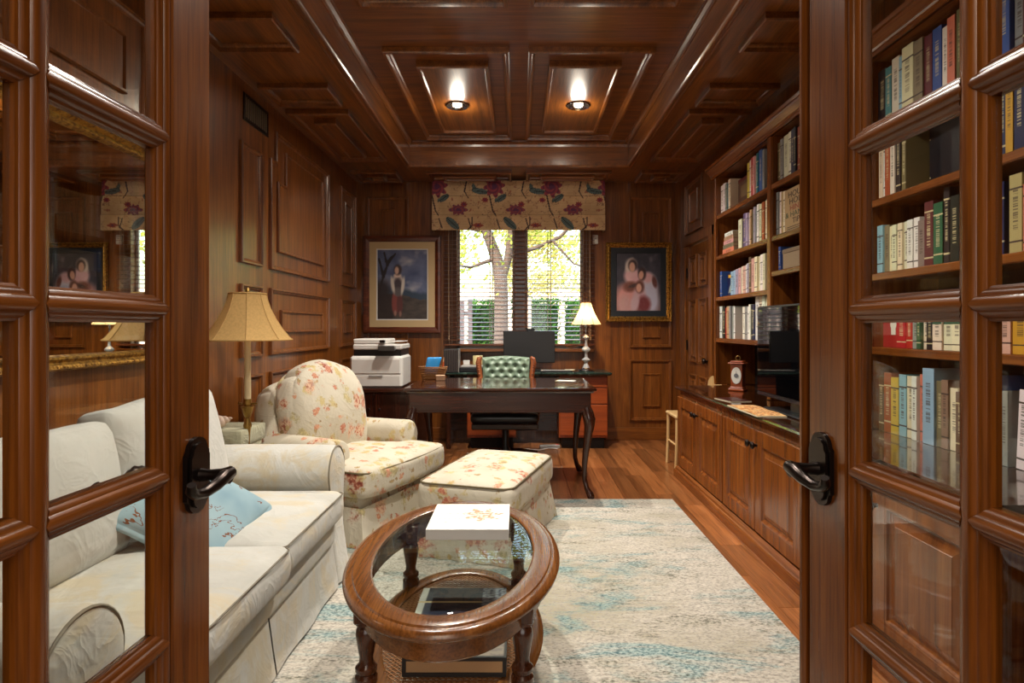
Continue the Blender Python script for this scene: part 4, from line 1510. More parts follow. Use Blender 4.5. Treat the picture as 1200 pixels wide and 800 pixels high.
sr = [(.062, .185), (.062, .203), (.056, .206), (.016, .206), (.006, .203), (0, .196), (.004, .188), (.012, .184)]
MB().add(*oval(sr, A2, B2)).build('shelf_rim', M['walnut_y'], ct, 40)
# woven cane: strips clipped to the oval
ca, cb_ = A2 - .060, B2 - .060
cane = MB()


def strip(p0, d, wdt, z):
    """clip the line p0 + t d to the ellipse and lay a thin strip"""
    qa = (d[0] / ca) ** 2 + (d[1] / cb_) ** 2
    qb = 2 * (p0[0] * d[0] / ca ** 2 + p0[1] * d[1] / cb_ ** 2)
    qc = (p0[0] / ca) ** 2 + (p0[1] / cb_) ** 2 - 1
    disc = qb * qb - 4 * qa * qc
    if disc <= 0:
        return
    t0, t1 = (-qb - disc ** .5) / (2 * qa), (-qb + disc ** .5) / (2 * qa)
    a = Vector((p0[0] + d[0] * t0, p0[1] + d[1] * t0, 0))
    b = Vector((p0[0] + d[0] * t1, p0[1] + d[1] * t1, 0))
    nn = Vector((-d[1], d[0], 0)).normalized() * wdt / 2
    zz_ = Vector((0, 0, z + dz))
    up = Vector((0, 0, .0012))
    q = [a - nn + zz_, a + nn + zz_, b + nn + zz_, b - nn + zz_]
    cane.add(q + [p + up for p in q], [(0, 1, 2, 3), (4, 5, 6, 7), (0, 1, 5, 4), (1, 2, 6, 5), (2, 3, 7, 6), (3, 0, 4, 7)])


pitch = .0165
for k in range(-14, 15):
    for o__ in (-.0017, .0017):
        strip((k * pitch + o__, 0), (0, 1), .0018, .193)
for k in range(-26, 27):
    for o__ in (-.0017, .0017):
        strip((0, k * pitch + o__), (1, 0), .0018, .1945)
for k in range(-52, 53):
    strip((0, k * pitch + pitch / 2), (.7071, .7071), .0024, .196)
    strip((0, k * pitch + pitch / 2), (.7071, -.7071), .0024, .1975)
cane.build('cane_weave', plain('cane', (150, 96, 52), .5), ct, kind='stuff')
legp = [(.016, .0), (.022, .01), (.026, .03), (.020, .06), (.018, .08), (.026, .10), (.028, .115), (.024, .125), (.030, .135), (.031, .16), (.031, .21), (.024, .218), (.030, .226), (.030, .236), (.020, .246),
        (.0195, .262), (.026, .30), (.030, .325), (.027, .34), (.022, .348), (.031, .356), (.031, .364), (.024, .372)]
for lx, ly in ((-.215, -.31), (.215, -.31), (-.205, .315), (.205, .315)):
    lb = MB()
    lb.lathe([(r, z + dz + .0115 if False else z + dz) for r, z in legp], (lx, ly, .0115), 16, flute=lambda a, z: 1 - .05 * abs(math.sin(a * 6)) if .26 < z - dz < .34 else 1)
    lb.box(lx - .029, lx + .029, ly - .029, ly + .029, .372 + dz, .43 + dz, .004)
    lb.build('leg', M['turned'], ct, 40)


def lying_book(label, x0, x1, y0, y1, z, th, cover_fn, spine_mat, edge=None, name='book', grp='books on the coffee table', nu=60, nv=60, spine_front=True, ct=.0032, pages=None):
    c = ((x0 + x1) / 2, (y0 + y1) / 2, z)
    w_, d_ = x1 - x0, y1 - y0
    mb = MB()
    mb.box(-w_ / 2, w_ / 2, -d_ / 2, d_ / 2, 0, ct, .001).box(-w_ / 2, w_ / 2, -d_ / 2, d_ / 2, th - ct - .0008, th - .0008, .001)
    if spine_front:
        mb.box(-w_ / 2, w_ / 2, -d_ / 2, -d_ / 2 + .003, .003, th - .004)
    else:
        for sx_ in (-1, 1):
            mb.box(*sorted((sx_ * (w_ / 2 - .010), sx_ * w_ / 2)), -d_ / 2, d_ / 2, ct, th - ct)
    o = mb.build(name, spine_mat)
    MB().box(-w_ / 2 + .0105, w_ / 2 - .0105, -d_ / 2 + .004, d_ / 2 - .004, ct, th - ct - .001).build('pages', pages or M['paper'], o)
    MB().sheet(lambda u, v: (-w_ / 2 + w_ * u, -d_ / 2 + d_ * v, th), nu, nv).build('cover', M['print'], o, colors=[lin(cover_fn(i / nu, j / nv)) for j in range(nv + 1) for i in range(nu + 1)])
    o.location = c
    tag(o, label, 'book', grp)
    return o


def cov_white(u, v):
    c = (236, 232, 222)
    d = math.hypot((u - .64), (v - .55))
    a = math.atan2(v - .55, u - .64)
    if d < .20 + .07 * math.sin(7 * a) + .06 * nz(u * 14, v * 14) and nz(u * 26, v * 26, 3) > -.12:
        return (206, 126, 92) if nz(u * 30, v * 30) > 0 else (222, 164, 130)
    if u < .40 and abs((v * 9) % 1 - .5) < .12 and .25 < v < .7 and nz(u * 40, v * 5) > .05:
        return (196, 190, 178)
    return c


def cov_navy(u, v):
    if u > .72:
        return (150, 152, 160) if nz(u * 20, v * 30) > -.1 else (70, 74, 92)
    if abs(v - .5) < .03:
        return (206, 176, 128)
    if u < .07:
        return (196, 190, 180)
    return (22, 26, 52) if v < .5 else (30, 30, 40)


def cov_orn(u, v):
    if u < .03 or u > .97 or v < .04 or v > .96:
        return (30, 26, 24)
    x_, y_ = (u - .72) * 9, (v - .45) * 6
    if abs(math.hypot(x_ - .9 * math.sin(y_ * 2), y_) - 1.2) < .3 or abs(math.hypot(x_, y_ - .8) - .5) < .2:
        return (222, 216, 200)
    return (118, 104, 96) if nz(u * 12, v * 12) > 0 else (136, 122, 108)


lying_book('white book with a coral flower cover lying on the glass table top', -.315, -.035, 2.02, 2.31, .4593, .036, cov_white, M['white'])
lying_book('navy book with pale edges lying on the cane shelf under the glass', -.345, -.045, 1.95, 2.17, .2002, .032, cov_navy, plain('navy_cloth', (24, 28, 54), .5))
lying_book('dark framed thick book with a scroll print at the front of the cane shelf', -.325, -.035, 1.66, 1.86, .2072, .055, cov_orn, plain('dark_border', (26, 22, 20), .5), spine_front=False, ct=.011, pages=plain('tan_pages', (176, 138, 96), .8))

# ================================================================== DESK
DX0, DX1, DY0_, DY1_ = -.785, .530, 4.06, 4.90
dk = thing('desk', 'dark mahogany writing desk with cabriole legs facing the room', 'desk', (-.13, 4.48, 0))
o_ = (-.13, 4.48, 0)
mb = MB(o_)
dprof = [(.045, .728), (.022, .728), (.016, .738), (.006, .742), (0, .748), (0, .757), (.004, .762), (.010, .763)]
fnK = lambda a, b, h: (a, b, h)
mb.mould(fnK, rect(DX0, DX1, DY0_, DY1_), dprof, True)
mb.build('desktop', wood('polished_mahogany', (40, 18, 11), (62, 30, 18), (84, 42, 26), 0, rough=.12, coat=.7, cr=.04), dk)
MB(o_).box(DX0 + .035, DX1 - .035, DY0_ + .035, DY1_ - .035, .60, .735, .003).build('apron', M['mahog_x'], dk)
MB(o_).mould(fnK, rect(DX0 + .030, DX1 - .030, DY0_ + .030, DY1_ - .030), [(.004, .592), (0, .596), (0, .604), (.004, .608)]).build('bead', M['mahog_x'], dk)
for sx in (-1, 1):
    for sy in (-1, 1):
        cx = (DX1 - .065) if sx > 0 else (DX0 + .065)
        cyy = (DY1_ - .065) if sy > 0 else (DY0_ + .065)
        path = [(0, .62, .036), (.010, .585, .042), (.020, .545, .043), (.020, .50, .036), (.010, .42, .028), (-.002, .32, .023), (-.010, .22, .019), (-.010, .13, .017), (.004, .07, .018), (.022, .035, .024), (.030, .018, .026), (.030, .006, .022)]
        lg = MB(o_).tube([(cx + sx * d, cyy + sy * d, z) for d, z, r in path], [r for d, z, r in path], 12).build('leg', M['mahog_z'], dk, 50)
        kn = MB(o_)
        for q in range(7):
            t = (q - 3) / 3
            kn.lathe([(.002, -.004), (.010 - .004 * abs(t), 0), (.002, .006)], (cx + sx * (.052 - .02 * abs(t)) + .012 * t * sy, cyy + sy * (.052 - .02 * abs(t)) - .012 * t * sx, .555 - .02 * abs(t) * 2), 8)
        kn.build('knee_carving', M['mahog_z'], lg, 60)

# wicker basket with blue packet and pencil stick, small box, papers on the desk
bkx, bky = -.690, 4.80
bs = thing('wicker_basket', 'small brown wicker basket on the back left of the desk', 'basket', (bkx, bky, .7635))
wk = NG('wicker')
wv = wk.n('TexWave')
wv.inputs['Scale'].default_value = 60
wv.bands_direction = 'Z'
wk.put(wv.inputs['Vector'], wk.coord())
wk.set(Base_Color=wk.ramp(wv.outputs[0], [(.2, lin((92, 54, 26))), (.7, lin((176, 122, 66)))]), Roughness=.7)
for j in range(9):
    z = .008 + j * .011
    MB().tube([((.075 + .028 * j / 8) * math.cos(a) * 1.05 * (1 + .07 * math.cos(i * PI + j * PI)), (.058 + .018 * j / 8) * math.sin(a) * (1 + .07 * math.cos(i * PI + j * PI)), z) for i, a in enumerate([k * PI / 20 for k in range(40)])], .0048, 6, True).build('wicker_row', wk.m, bs, 60)
MB().box(-.07, .07, -.05, .05, 0, .006, .002).build('basket_floor', wk.m, bs)
bp = thing('blue_packet', 'bright blue packet sticking out of the wicker basket', 'packet', (bkx - .005, bky, .790), .25)
MB().soft((0, 0, .075), (.055, .012, .072), .008, lambda u, p: Vector((p.x * (1 + .06 * u.z) + .018 * u.z, p.y + .004 * nz(p.x * 30, p.z * 30), p.z)), n=[-1, -.8, -.4, 0, .4, .8, 1]).build('packet_body', plain('blue_foil', (44, 140, 206), .3), bp, 50)
sk_ = thing('wooden_stick', 'thin orange tipped wooden stick standing in the wicker basket', 'stick', (bkx + .075, bky + .01, .772))
MB().tube([(0, 0, 0), (.004, 0, .09), (.008, 0, .13)], [.008, .009, .006], 8).build('shaft', plain('orange_stick', (190, 84, 36), .5), sk_, 50)
MB().tube([(.008, 0, .13), (.010, 0, .165)], [.006, .003], 8).build('tip', plain('pale_tip', (196, 150, 110), .5), sk_, 50)
sb = thing('small_box', 'small light brown box beside the wicker basket on the desk', 'box', (-.612, 4.66, .7635), .2)
MB().box(-.035, .035, -.02, .02, 0, .035, .003).build('body', plain('pale_brown_card', (170, 132, 100), .6), sb)
MB().box(-.036, .036, -.021, .021, .028, .042, .003).build('lid', plain('pale_brown_card2', (184, 146, 112), .6), sb)
pa = thing('papers', 'few loose white papers lying on the right of the desk', 'papers', (.36, 4.62, .7635), -.3)
MB().box(-.07, .07, -.05, .05, 0, .0015).build('sheet', M['paper'], pa)
MB().box(-.05, .08, -.06, .03, .0018, .003).build('sheet', M['white'], pa)

# ================================================================== OFFICE CHAIR
oc_ = thing('office_chair', 'green tufted leather desk chair with carved wooden frame behind the desk', 'chair', (-.115, 5.20, 0))
GL = NG('green_leather')
GL.set(Base_Color=GL.ramp(GL.noise(GL.coord(), 12, 3), [(.3, lin((96, 116, 98))), (.7, lin((128, 146, 124)))]), Roughness=.38, Coat_Weight=.2)
GL = GL.m
tufts = [(-.16 + .08 * i + (.04 if j % 2 else 0), .60 + .055 * j) for j in range(6) for i in range(5)]


def tuft_depth(x, z):
    d = min(math.hypot((x - a) * 1.0, (z - b) * 1.15) for a, b in tufts)
    return .030 * (1 - math.exp(-(d / .024) ** 1.4))


def backfn(u, v):
    x = -.20 + .40 * u
    z = .52 + .385 * v
    wd = 1 + .10 * (v - .4)
    crv = .09 * (u - .5) ** 2 * 4
    top = .012 * math.sin(PI * u)
    ed = min(1, min(u, 1 - u, 1 - v) / .06)
    return (x * wd, .14 + .05 * v - crv * .6 - tuft_depth(x, z) * ed, z + top * v)


MB().sheet(backfn, 72, 60).build('backrest', GL, oc_, 80)
MB().sheet(lambda u, v: (lambda p: (p[0], .215 + .05 * v - .216 * (u - .5) ** 2, p[2]))(backfn(u, v)), 20, 12).build('backrest_shell', GL, oc_, 60)
bt = MB()
for a, b in tufts:
    if abs(a) < .185 and b < .88:
        v = (b - .52) / .385
        bt.lathe([(.001, -.004), (.008, -.001), (.006, .003), (.001, .004)], (a * (1 + .10 * (v - .4)), .14 + .05 * v - .054 * ((a / .2) ** 2) - .004, b), 8, 1)
bt.build('buttons', plain('button_green', (50, 68, 56), .5), oc_, 60, kind='stuff')
CF = wood('carved_chair_wood', (92, 40, 18), (146, 76, 38), (184, 112, 60), 2, rough=.35)
for sg in (-1, 1):
    pts = [(sg * .205, .10, .46), (sg * .212, .11, .58), (sg * .222, .12, .70), (sg * .238, .13, .80), (sg * .246, .14, .86), (sg * .238, .15, .895), (sg * .222, .16, .905)]
    fr = MB().tube(pts, [.022, .022, .022, .024, .026, .024, .016], 10).build('carved_frame', CF, oc_, 60)
    bb = MB()
    for q in range(16):
        t = q / 15 * 5.6
        i = min(int(t), 5)
        f_ = t - i
        p = Vector(pts[i]).lerp(Vector(pts[i + 1]), f_)
        bb.lathe([(.001, -.008), (.010, -.003), (.010, .003), (.001, .008)], (p.x + sg * .004, p.y - .020, p.z), 8, 2)
    bb.build('carved_beads', CF, fr, 60)
    ap_ = [(sg * .24, .10, .62), (sg * .29, .02, .645), (sg * .30, -.10, .64), (sg * .30, -.20, .625), (sg * .295, -.22, .59), (sg * .285, -.19, .50), (sg * .27, -.16, .42)]
    MB().tube(ap_, [.018, .020, .022, .024, .022, .018, .018], 8).build('armrest', M['mahog_y'], oc_, 60)
MB().soft((0, -.05, .425), (.285, .27, .045), .04, lambda u, p: Vector((p.x, p.y, p.z + (.035 * (1 - u.x ** 2) * (1 - u.y ** 2) if p.z > 0 else 0)))).build('seat', M['black_leather'], oc_, 60)
MB().box(-.275, .275, -.305, .21, .335, .385, .008).build('seat_rail', M['mahog_x'], oc_)
MB().lathe([(.05, .335), (.045, .30), (.03, .29), (.03, .14), (.045, .12), (.05, .08)], n=16).build('pedestal', M['black'], oc_, 40)
for k in range(5):
    a = 2 * PI * k / 5 + .3
    f = MB().tube([(.03 * math.cos(a), .03 * math.sin(a), .10), (.15 * math.cos(a), .15 * math.sin(a), .095), (.29 * math.cos(a), .29 * math.sin(a), .07)], [.026, .022, .017], 8).build('foot', M['mahog_x'], oc_, 50)
    MB().lathe([(.004, -.012), (.027, -.010), (.028, 0), (.027, .010), (.004, .012)], (.29 * math.cos(a), .29 * math.sin(a), .030), 12, 1).build('caster', M['black'], f, 40)

# ================================================================== CREDENZA UNDER THE WINDOW
cz = thing('credenza', 'cherry credenza with dark green marble top under the window', 'credenza', (.08, 6.0, 0))
o_ = (.08, 6.0, 0)
gm = NG('green_marble')
nm = gm.noise(gm.coord(), 9, 6, .7, 1.5)
gm.set(Base_Color=gm.ramp(nm, [(.4, lin((22, 36, 32))), (.6, lin((48, 68, 60))), (.7, lin((120, 136, 124)))]), Roughness=.12)
MB(o_).mould(fnK, rect(-.73, .89, 5.70, 6.165), [(.02, .712), (.012, .716), (.004, .722), (0, .730), (0, .738), (.004, .743), (.01, .745)], True).build('marble_top', gm.m, cz)
MB(o_).box(-.70, .86, 6.12, 6.16, .12, .714).build('back_board', M['mahog_x'], cz)
for (x0, x1, rows) in ((-.50, -.03, ((.135, .40), (.41, .56), (.57, .70))), (.39, .86, ((.135, .43), (.44, .59), (.60, .70)))):
    MB(o_).box(x0, x1, 5.775, 6.12, .11, .713, .003).build('pedestal', M['cherry_z'], cz)
    MB(o_).box(x0 + .03, x1 - .03, 5.82, 6.10, 0, .11).build('plinth', M['dark'], cz)
    for z0, z1 in rows:
        dw = MB(o_).box(x0 + .006, x1 - .006, 5.757, 5.777, z0, z1, .003).build('drawer', M['cherry_x'], cz)
        MB(o_).tube([((x0 + x1) / 2 - .04, 5.757, z1 - .04), ((x0 + x1) / 2 - .035, 5.742, z1 - .045), ((x0 + x1) / 2 + .035, 5.742, z1 - .045), ((x0 + x1) / 2 + .04, 5.757, z1 - .04)], .0035, 6).build('pull', M['brass'], dw, 50)
MB(o_).box(-.70, -.66, 5.775, 6.12, 0, .713, .003).build('end_panel', M['mahog_z'], cz)

mo = thing('monitor', 'dark flat computer monitor on the credenza in front of the window', 'monitor', (.10, 6.0, .7455))
o_ = (.10, 6.0, .7455)
MB(o_).box(-.155, .362, 5.975, 6.005, .822, 1.140, .004).build('housing', M['black'], mo)
MB(o_).box(-.150, .357, 5.972, 5.9755, .830, 1.135).build('screen', M['matscreen'], mo)
MB(o_).box(.08, .13, 6.0, 6.02, .755, .90, .003).build('neck', M['black'], mo)
MB(o_).box(-.02, .23, 5.90, 6.08, .7455, .757, .003).build('stand_base', M['black'], mo)
wc = thing('webcam', 'small black webcam clipped on top of the monitor', 'webcam', (.115, 5.985, 1.1405))
MB().box(-.045, .045, -.014, .014, 0, .024, .006).build('body', M['black'], wc)
MB().lathe([(.004, 0), (.009, -.001), (.008, -.006), (.003, -.007)], (0, -.0135, .012), 12, 1).build('lens', M['screen'], wc, 40)
kb = thing('keyboard', 'flat grey keyboard lying on the marble top before the monitor', 'keyboard', (.36, 5.80, .7455))
MB().box(-.15, .15, -.06, .06, 0, .012, .003).build('body', M['black'], kb)
ks = MB()
for i in range(14):
    for j in range(5):
        ks.box(-.143 + i * .0205, -.143 + i * .0205 + .017, -.052 + j * .021, -.052 + j * .021 + .017, .012, .017, .001)
ks.build('keys', M['greyplastic'], kb, kind='stuff')
ph = thing('phone', 'dark mobile phone lying beside the keyboard on the credenza', 'phone', (.55, 5.78, .7455), .1)
MB().box(-.035, .035, -.07, .07, 0, .009, .003).build('body', M['black'], ph)
MB().box(-.032, .032, -.066, .066, .009, .0098).build('screen', M['screen'], ph)
nb = thing('notepad', 'pale notepad lying on the marble top left of the table lamp', 'notepad', (.50, 5.93, .7455), -.2)
MB().box(-.05, .05, -.07, .07, 0, .01, .001).build('sheets', M['paper'], nb)
MB().box(-.05, .05, .05, .071, .0, .012, .001).build('binding', M['greyplastic'], nb)

# ribbed dark tower at the left end of the credenza
tw = thing('ribbed_heater', 'dark upright ribbed heater tower beside the window on the credenza', 'heater', (-.65, 5.80, .7455))
MB().box(-.073, .073, -.10, .10, 0, .012, .003).box(-.070, .070, -.09, .10, .012, .222, .006).build('body', plain('dark_tower', (40, 34, 34), .5), tw)
for i in range(9):
    x = -.064 + i * .016
    MB().box(x - .004, x + .004, -.104, -.086, .012, .214, .002).build('rib', plain('tower_rib', (72, 62, 58), .4) if i == 0 else bpy.data.materials['tower_rib'], tw)
MB().box(.071, .077, -.10, .06, 0, .222, .002).build('edge_trim', M['greyplastic'], tw)
sc2 = thing('scanner', 'black and silver flat scanner on the credenza left of the monitor', 'scanner', (-.44, 5.84, .7455))
MB().box(-.13, .13, -.12, .12, 0, .045, .006).build('body', M['black'], sc2)
MB().box(-.12, .12, -.11, .12, .045, .062, .004).build('lid', M['greyplastic'], sc2)
cp = thing('cream_candle', 'square cream candle jar standing on top of the scanner', 'candle', (-.405, 5.90, .8077))
MB().lathe([(.045, 0), (.05, .003), (.05, .085), (.047, .09), (.042, .088), (.042, .075), (.004, .073)], n=20).build('jar_body', plain('cream_wax', (222, 204, 150), .5), cp, 40)
MB().tube([(0, 0, .073), (.002, 0, .085)], .0015, 6).build('wick', M['dark'], cp)
wt_ = thing('white_card', 'small white card box on the scanner beside the candle', 'box', (-.515, 5.88, .8077))
MB().box(-.03, .03, -.015, .015, 0, .042, .002).build('body', M['white'], wt_)
MB().box(-.031, .031, -.016, .016, .032, .045, .002).build('lid', M['white'], wt_)
ls = thing('silver_leaf_dish', 'small silver leaf dish on the window sill beside the table lamp', 'dish', (.545, 6.205, .9553))
MB().sheet(lambda u, v: (.07 * (2 * u - 1), .025 * (2 * v - 1) * math.sin(PI * (u * .94 + .03)) ** .7, .004 + .022 * ((2 * v - 1) ** 2 * .7 + (2 * u - 1) ** 2)), 20, 10).build('leaf_bowl', M['chrome'], ls, 60)
MB().tube([(.06, 0, .02), (.085, 0, .028)], .003, 6).build('stem', M['chrome'], ls, 60)

# table lamp
TLX, TLY = .665, 5.90
tl = thing('table_lamp', 'crystal table lamp with a lit cream bell shade on the credenza', 'lamp', (TLX, TLY, .7455))
MB().lathe([(.082, 0), (.086, .006), (.080, .014), (.05, .02), (.040, .032)], n=24).build('base', M['chrome'], tl, 40)
MB().lathe([(.036, .032), (.028, .05), (.016, .075), (.022, .09), (.042, .104), (.046, .112), (.03, .122), (.016, .135), (.014, .17), (.02, .185), (.040, .20), (.044, .215), (.03, .232), (.016, .245), (.013, .29), (.018, .31), (.036, .325), (.036, .335), (.02, .345), (.012, .36)], n=16, flute=lambda a, z: 1 - .06 * abs(math.sin(a * 4))).build('crystal_stem', M['crystal'], tl, 30)
MB().lathe([(.009, .36), (.009, .43), (.014, .44), (.014, .46)], n=12).build('socket', M['chrome'], tl, 40)
MB().lathe([(.004, .46), (.014, .47), (.024, .50), (.022, .525), (.006, .54)], n=12).build('bulb', M['bulb'], tl, 60)
tp = [(.052, .672), (.054, .66), (.066, .62), (.086, .57), (.116, .515), (.142, .475), (.150, .463)]
ts_ = MB().sheet(shade_sheet(tp, 8, 6, -.006), 64, 16, cu=True).build('lamp_shade', M['tableshade'], tl, 20, recalc=False)
rb = MB()
for k in range(8):
    rb.tube([shade_sheet(tp)(k / 8, j / 12) for j in range(13)], .002, 5)
rb.build('shade_rib', M['floorshade'], ts_, 60)
lamp('table_lamp_light', 'POINT', (TLX, TLY, .7455 + .53), 7.0, (1, .74, .44), size=.03)

# cords on the floor under the credenza
for i, (pts, nm, lb) in enumerate((([(.02, 5.95, .5), (.10, 5.85, .42), (.18, 5.80, .30), (.12, 5.80, .2), (.10, 5.82, .3), (.2, 5.85, .40), (.22, 5.9, .5)], 'extension_cord', 'looped pale power cord hanging under the credenza'),
                                   ([(.06, 5.72, .012), (.12, 5.70, .012), (.20, 5.66, .014), (.28, 5.72, .02), (.34, 5.74, .014), (.38, 5.72, .012)], 'extension_cord', 'white power cord lying on the floor under the credenza'))):
    P_ = []
    for k in range(len(pts) - 1):
        for q in range(6):
            P_.append(Vector(pts[k]).lerp(Vector(pts[k + 1]), q / 6))
    for _ in range(3):
        P_ = [P_[0]] + [(P_[j - 1] + P_[j] * 2 + P_[j + 1]) / 4 for j in range(1, len(P_) - 1)] + [P_[-1]]
    tag(MB().tube(P_, .005, 6).build(nm, plain('cord%d' % i, ((170, 140, 96), (206, 204, 200))[i], .5), None, 60), lb, 'cord')
ps = thing('power_strip', 'grey power strip lying on the floor under the credenza', 'power strip', (.30, 5.80, .0005), .1)
MB().box(-.10, .10, -.025, .025, 0, .035, .005).build('body', M['greyplastic'], ps)
MB().box(.06, .085, -.01, .01, .035, .042, .002).build('switch', plain('switch_red', (160, 40, 30), .4), ps)

# ================================================================== PRINTER ON ITS STAND
pst = thing('printer_stand', 'low dark wooden stand under the white printer in the back left corner', 'stand', (-1.24, 5.42, 0))
o_ = (-1.24, 5.42, 0)
MB(o_).box(-1.60, -.86, 5.06, 5.82, .625, .655, .004).build('top', M['mahog_x'], pst)
MB(o_).box(-1.57, -.89, 5.10, 5.80, .06, .625, .003).build('body', M['mahog_z'], pst)
MB(o_).box(-1.52, -.94, 5.14, 5.78, 0, .06).build('plinth', M['dark'], pst)
for x0, x1 in ((-1.56, -1.235), (-1.225, -.90)):
    d_ = MB(o_).box(x0, x1, 5.085, 5.10, .08, .61, .003).build('door', M['mahog_z'], pst)
    MB(o_).lathe([(.004, 0), (.012, -.012), (.012, -.02), (.002, -.024)], (x1 - .04 if x1 < -1.2 else x0 + .04, 5.085, .48), 12, 1).build('knob', M['bronze'], d_, 50)
pr_ = thing('printer', 'white and grey office printer with flatbed scanner on the dark stand', 'printer', (-1.20, 5.33, .6555))
o_ = (-1.20, 5.33, .6555)
MB(o_).box(-1.455, -1.00, 5.14, 5.54, .657, .93, .018).build('body', M['white'], pr_)
MB(o_).box(-1.44, -1.02, 5.132, 5.145, .78, .905, .004).build('front_door', M['white'], pr_)
MB(o_).box(-1.44, -1.02, 5.132, 5.145, .67, .765, .004).build('paper_tray', M['white'], pr_)
MB(o_).box(-1.29, -1.17, 5.126, 5.134, .752, .764, .002).build('tray_grip', M['greyplastic'], pr_)
MB(o_).box(-1.43, -1.02, 5.17, 5.54, .93, .985, .004).build('output_gap', M['black'], pr_)
MB(o_).box(-1.43, -1.01, 5.145, 5.54, .985, 1.03, .008).build('scanner_bed', M['white'], pr_)
MB(o_).box(-1.43, -1.14, 5.15, 5.52, 1.03, 1.078, .010).build('document_feeder', M['white'], pr_)
MB(o_).box(-1.20, -1.06, 5.085, 5.15, .975, 1.018, .004).build('control_panel', plain('panel_dark', (60, 58, 56), .3), pr_)
MB(o_).box(-1.195, -1.15, 5.12, 5.148, 1.045, 1.068, .003).build('display', M['screen'], pr_)
MB(o_).box(-1.12, -1.02, 5.2, 5.5, 1.05, 1.056, .002).build('feed_tray', M['white'], pr_)

# ================================================================== PICTURES ON THE BACK WALL
def blend(c, d, t):
    t = max(0, min(1, t))
    return tuple(a + (b - a) * t for a, b in zip(c, d))


def fb(x, y, s=0.0):
    return nz(x, y, s) * .6 + nz(x * 2.1, y * 2.1, s + 5) * .3 + nz(x * 4.3, y * 4.3, s + 9) * .15


def ell(u, v, cx, cy, rx, ry, rot=0.0, soft=.18):
    c_, s_ = math.cos(rot), math.sin(rot)
    x, y = u - cx, v - cy
    d = math.hypot((x * c_ + y * s_) / rx, (-x * s_ + y * c_) / ry)
    return max(0, min(1, (1 + soft - d) / (2 * soft)))


def pic_left(u, v):
    """u right, v up: a generic dusky landscape with one standing figure"""
    sky_ = blend((112, 118, 146), (62, 72, 104), .5 + fb(u * 3, v * 4))
    c = blend(sky_, (176, 172, 176), max(0, fb(u * 2.5 + 4, v * 5 + 2) * 2.2 - .2) * (1 if u > .4 else .4))
    g_ = .33 + .05 * math.sin(u * 5) + .04 * fb(u * 6, 1)
    if v < g_ + .12:
        c = blend(c, (46, 62, 80), (g_ + .12 - v) / .05 * (.9 if u > .5 else .6))
    if v < g_:
        c = blend((52, 44, 42), (84, 74, 66), .5 + fb(u * 5, v * 16))
        if u < .32:
            c = blend(c, (40, 26, 24), .7)
    # tree at the left
    for (a, b) in (((.02, .30), (.12, .62)), ((.12, .62), (.24, .84)), ((.24, .84), (.36, .94)), ((.12, .62), (.04, .86)), ((.2, .78), (.14, .95))):
        L = Vector((b[0] - a[0], b[1] - a[1]))
        t = max(0, min(1, ((u - a[0]) * L.x + (v - a[1]) * L.y) / L.length_squared))
        d = math.hypot(u - a[0] - L.x * t, v - a[1] - L.y * t)
        c = blend(c, (38, 30, 30), (.035 - .014 * t + .02 * fb(u * 14, v * 14) - d) / .012)
    c = blend(c, (44, 32, 32), ell(u, v, .06, .42, .20, .14, .2, .4) * .9)
    for e_, col in (((.36, .24, .07, .17, 0, .2), (128, 62, 56)), ((.45, .22, .06, .16, 0, .2), (92, 50, 48)), ((.41, .50, .13, .15, 0, .2), (196, 182, 170)), ((.41, .47, .085, .13, 0, .25), (66, 54, 60)),
                    ((.41, .40, .09, .06, 0, .3), (92, 84, 84)), ((.31, .50, .03, .12, .25, .3), (206, 192, 178)), ((.51, .48, .03, .13, -.2, .3), (206, 194, 182)), ((.40, .63, .07, .03, 0, .3), (214, 186, 168)),
                    ((.41, .71, .075, .075, 0, .25), (60, 44, 44)), ((.39, .70, .042, .055, 0, .25), (198, 160, 140)), ((.36, .09, .025, .04, 0, .3), (150, 110, 96)), ((.46, .08, .025, .04, 0, .3), (140, 104, 92))):
        c = blend(c, col, ell(u, v, *e_))
    return c


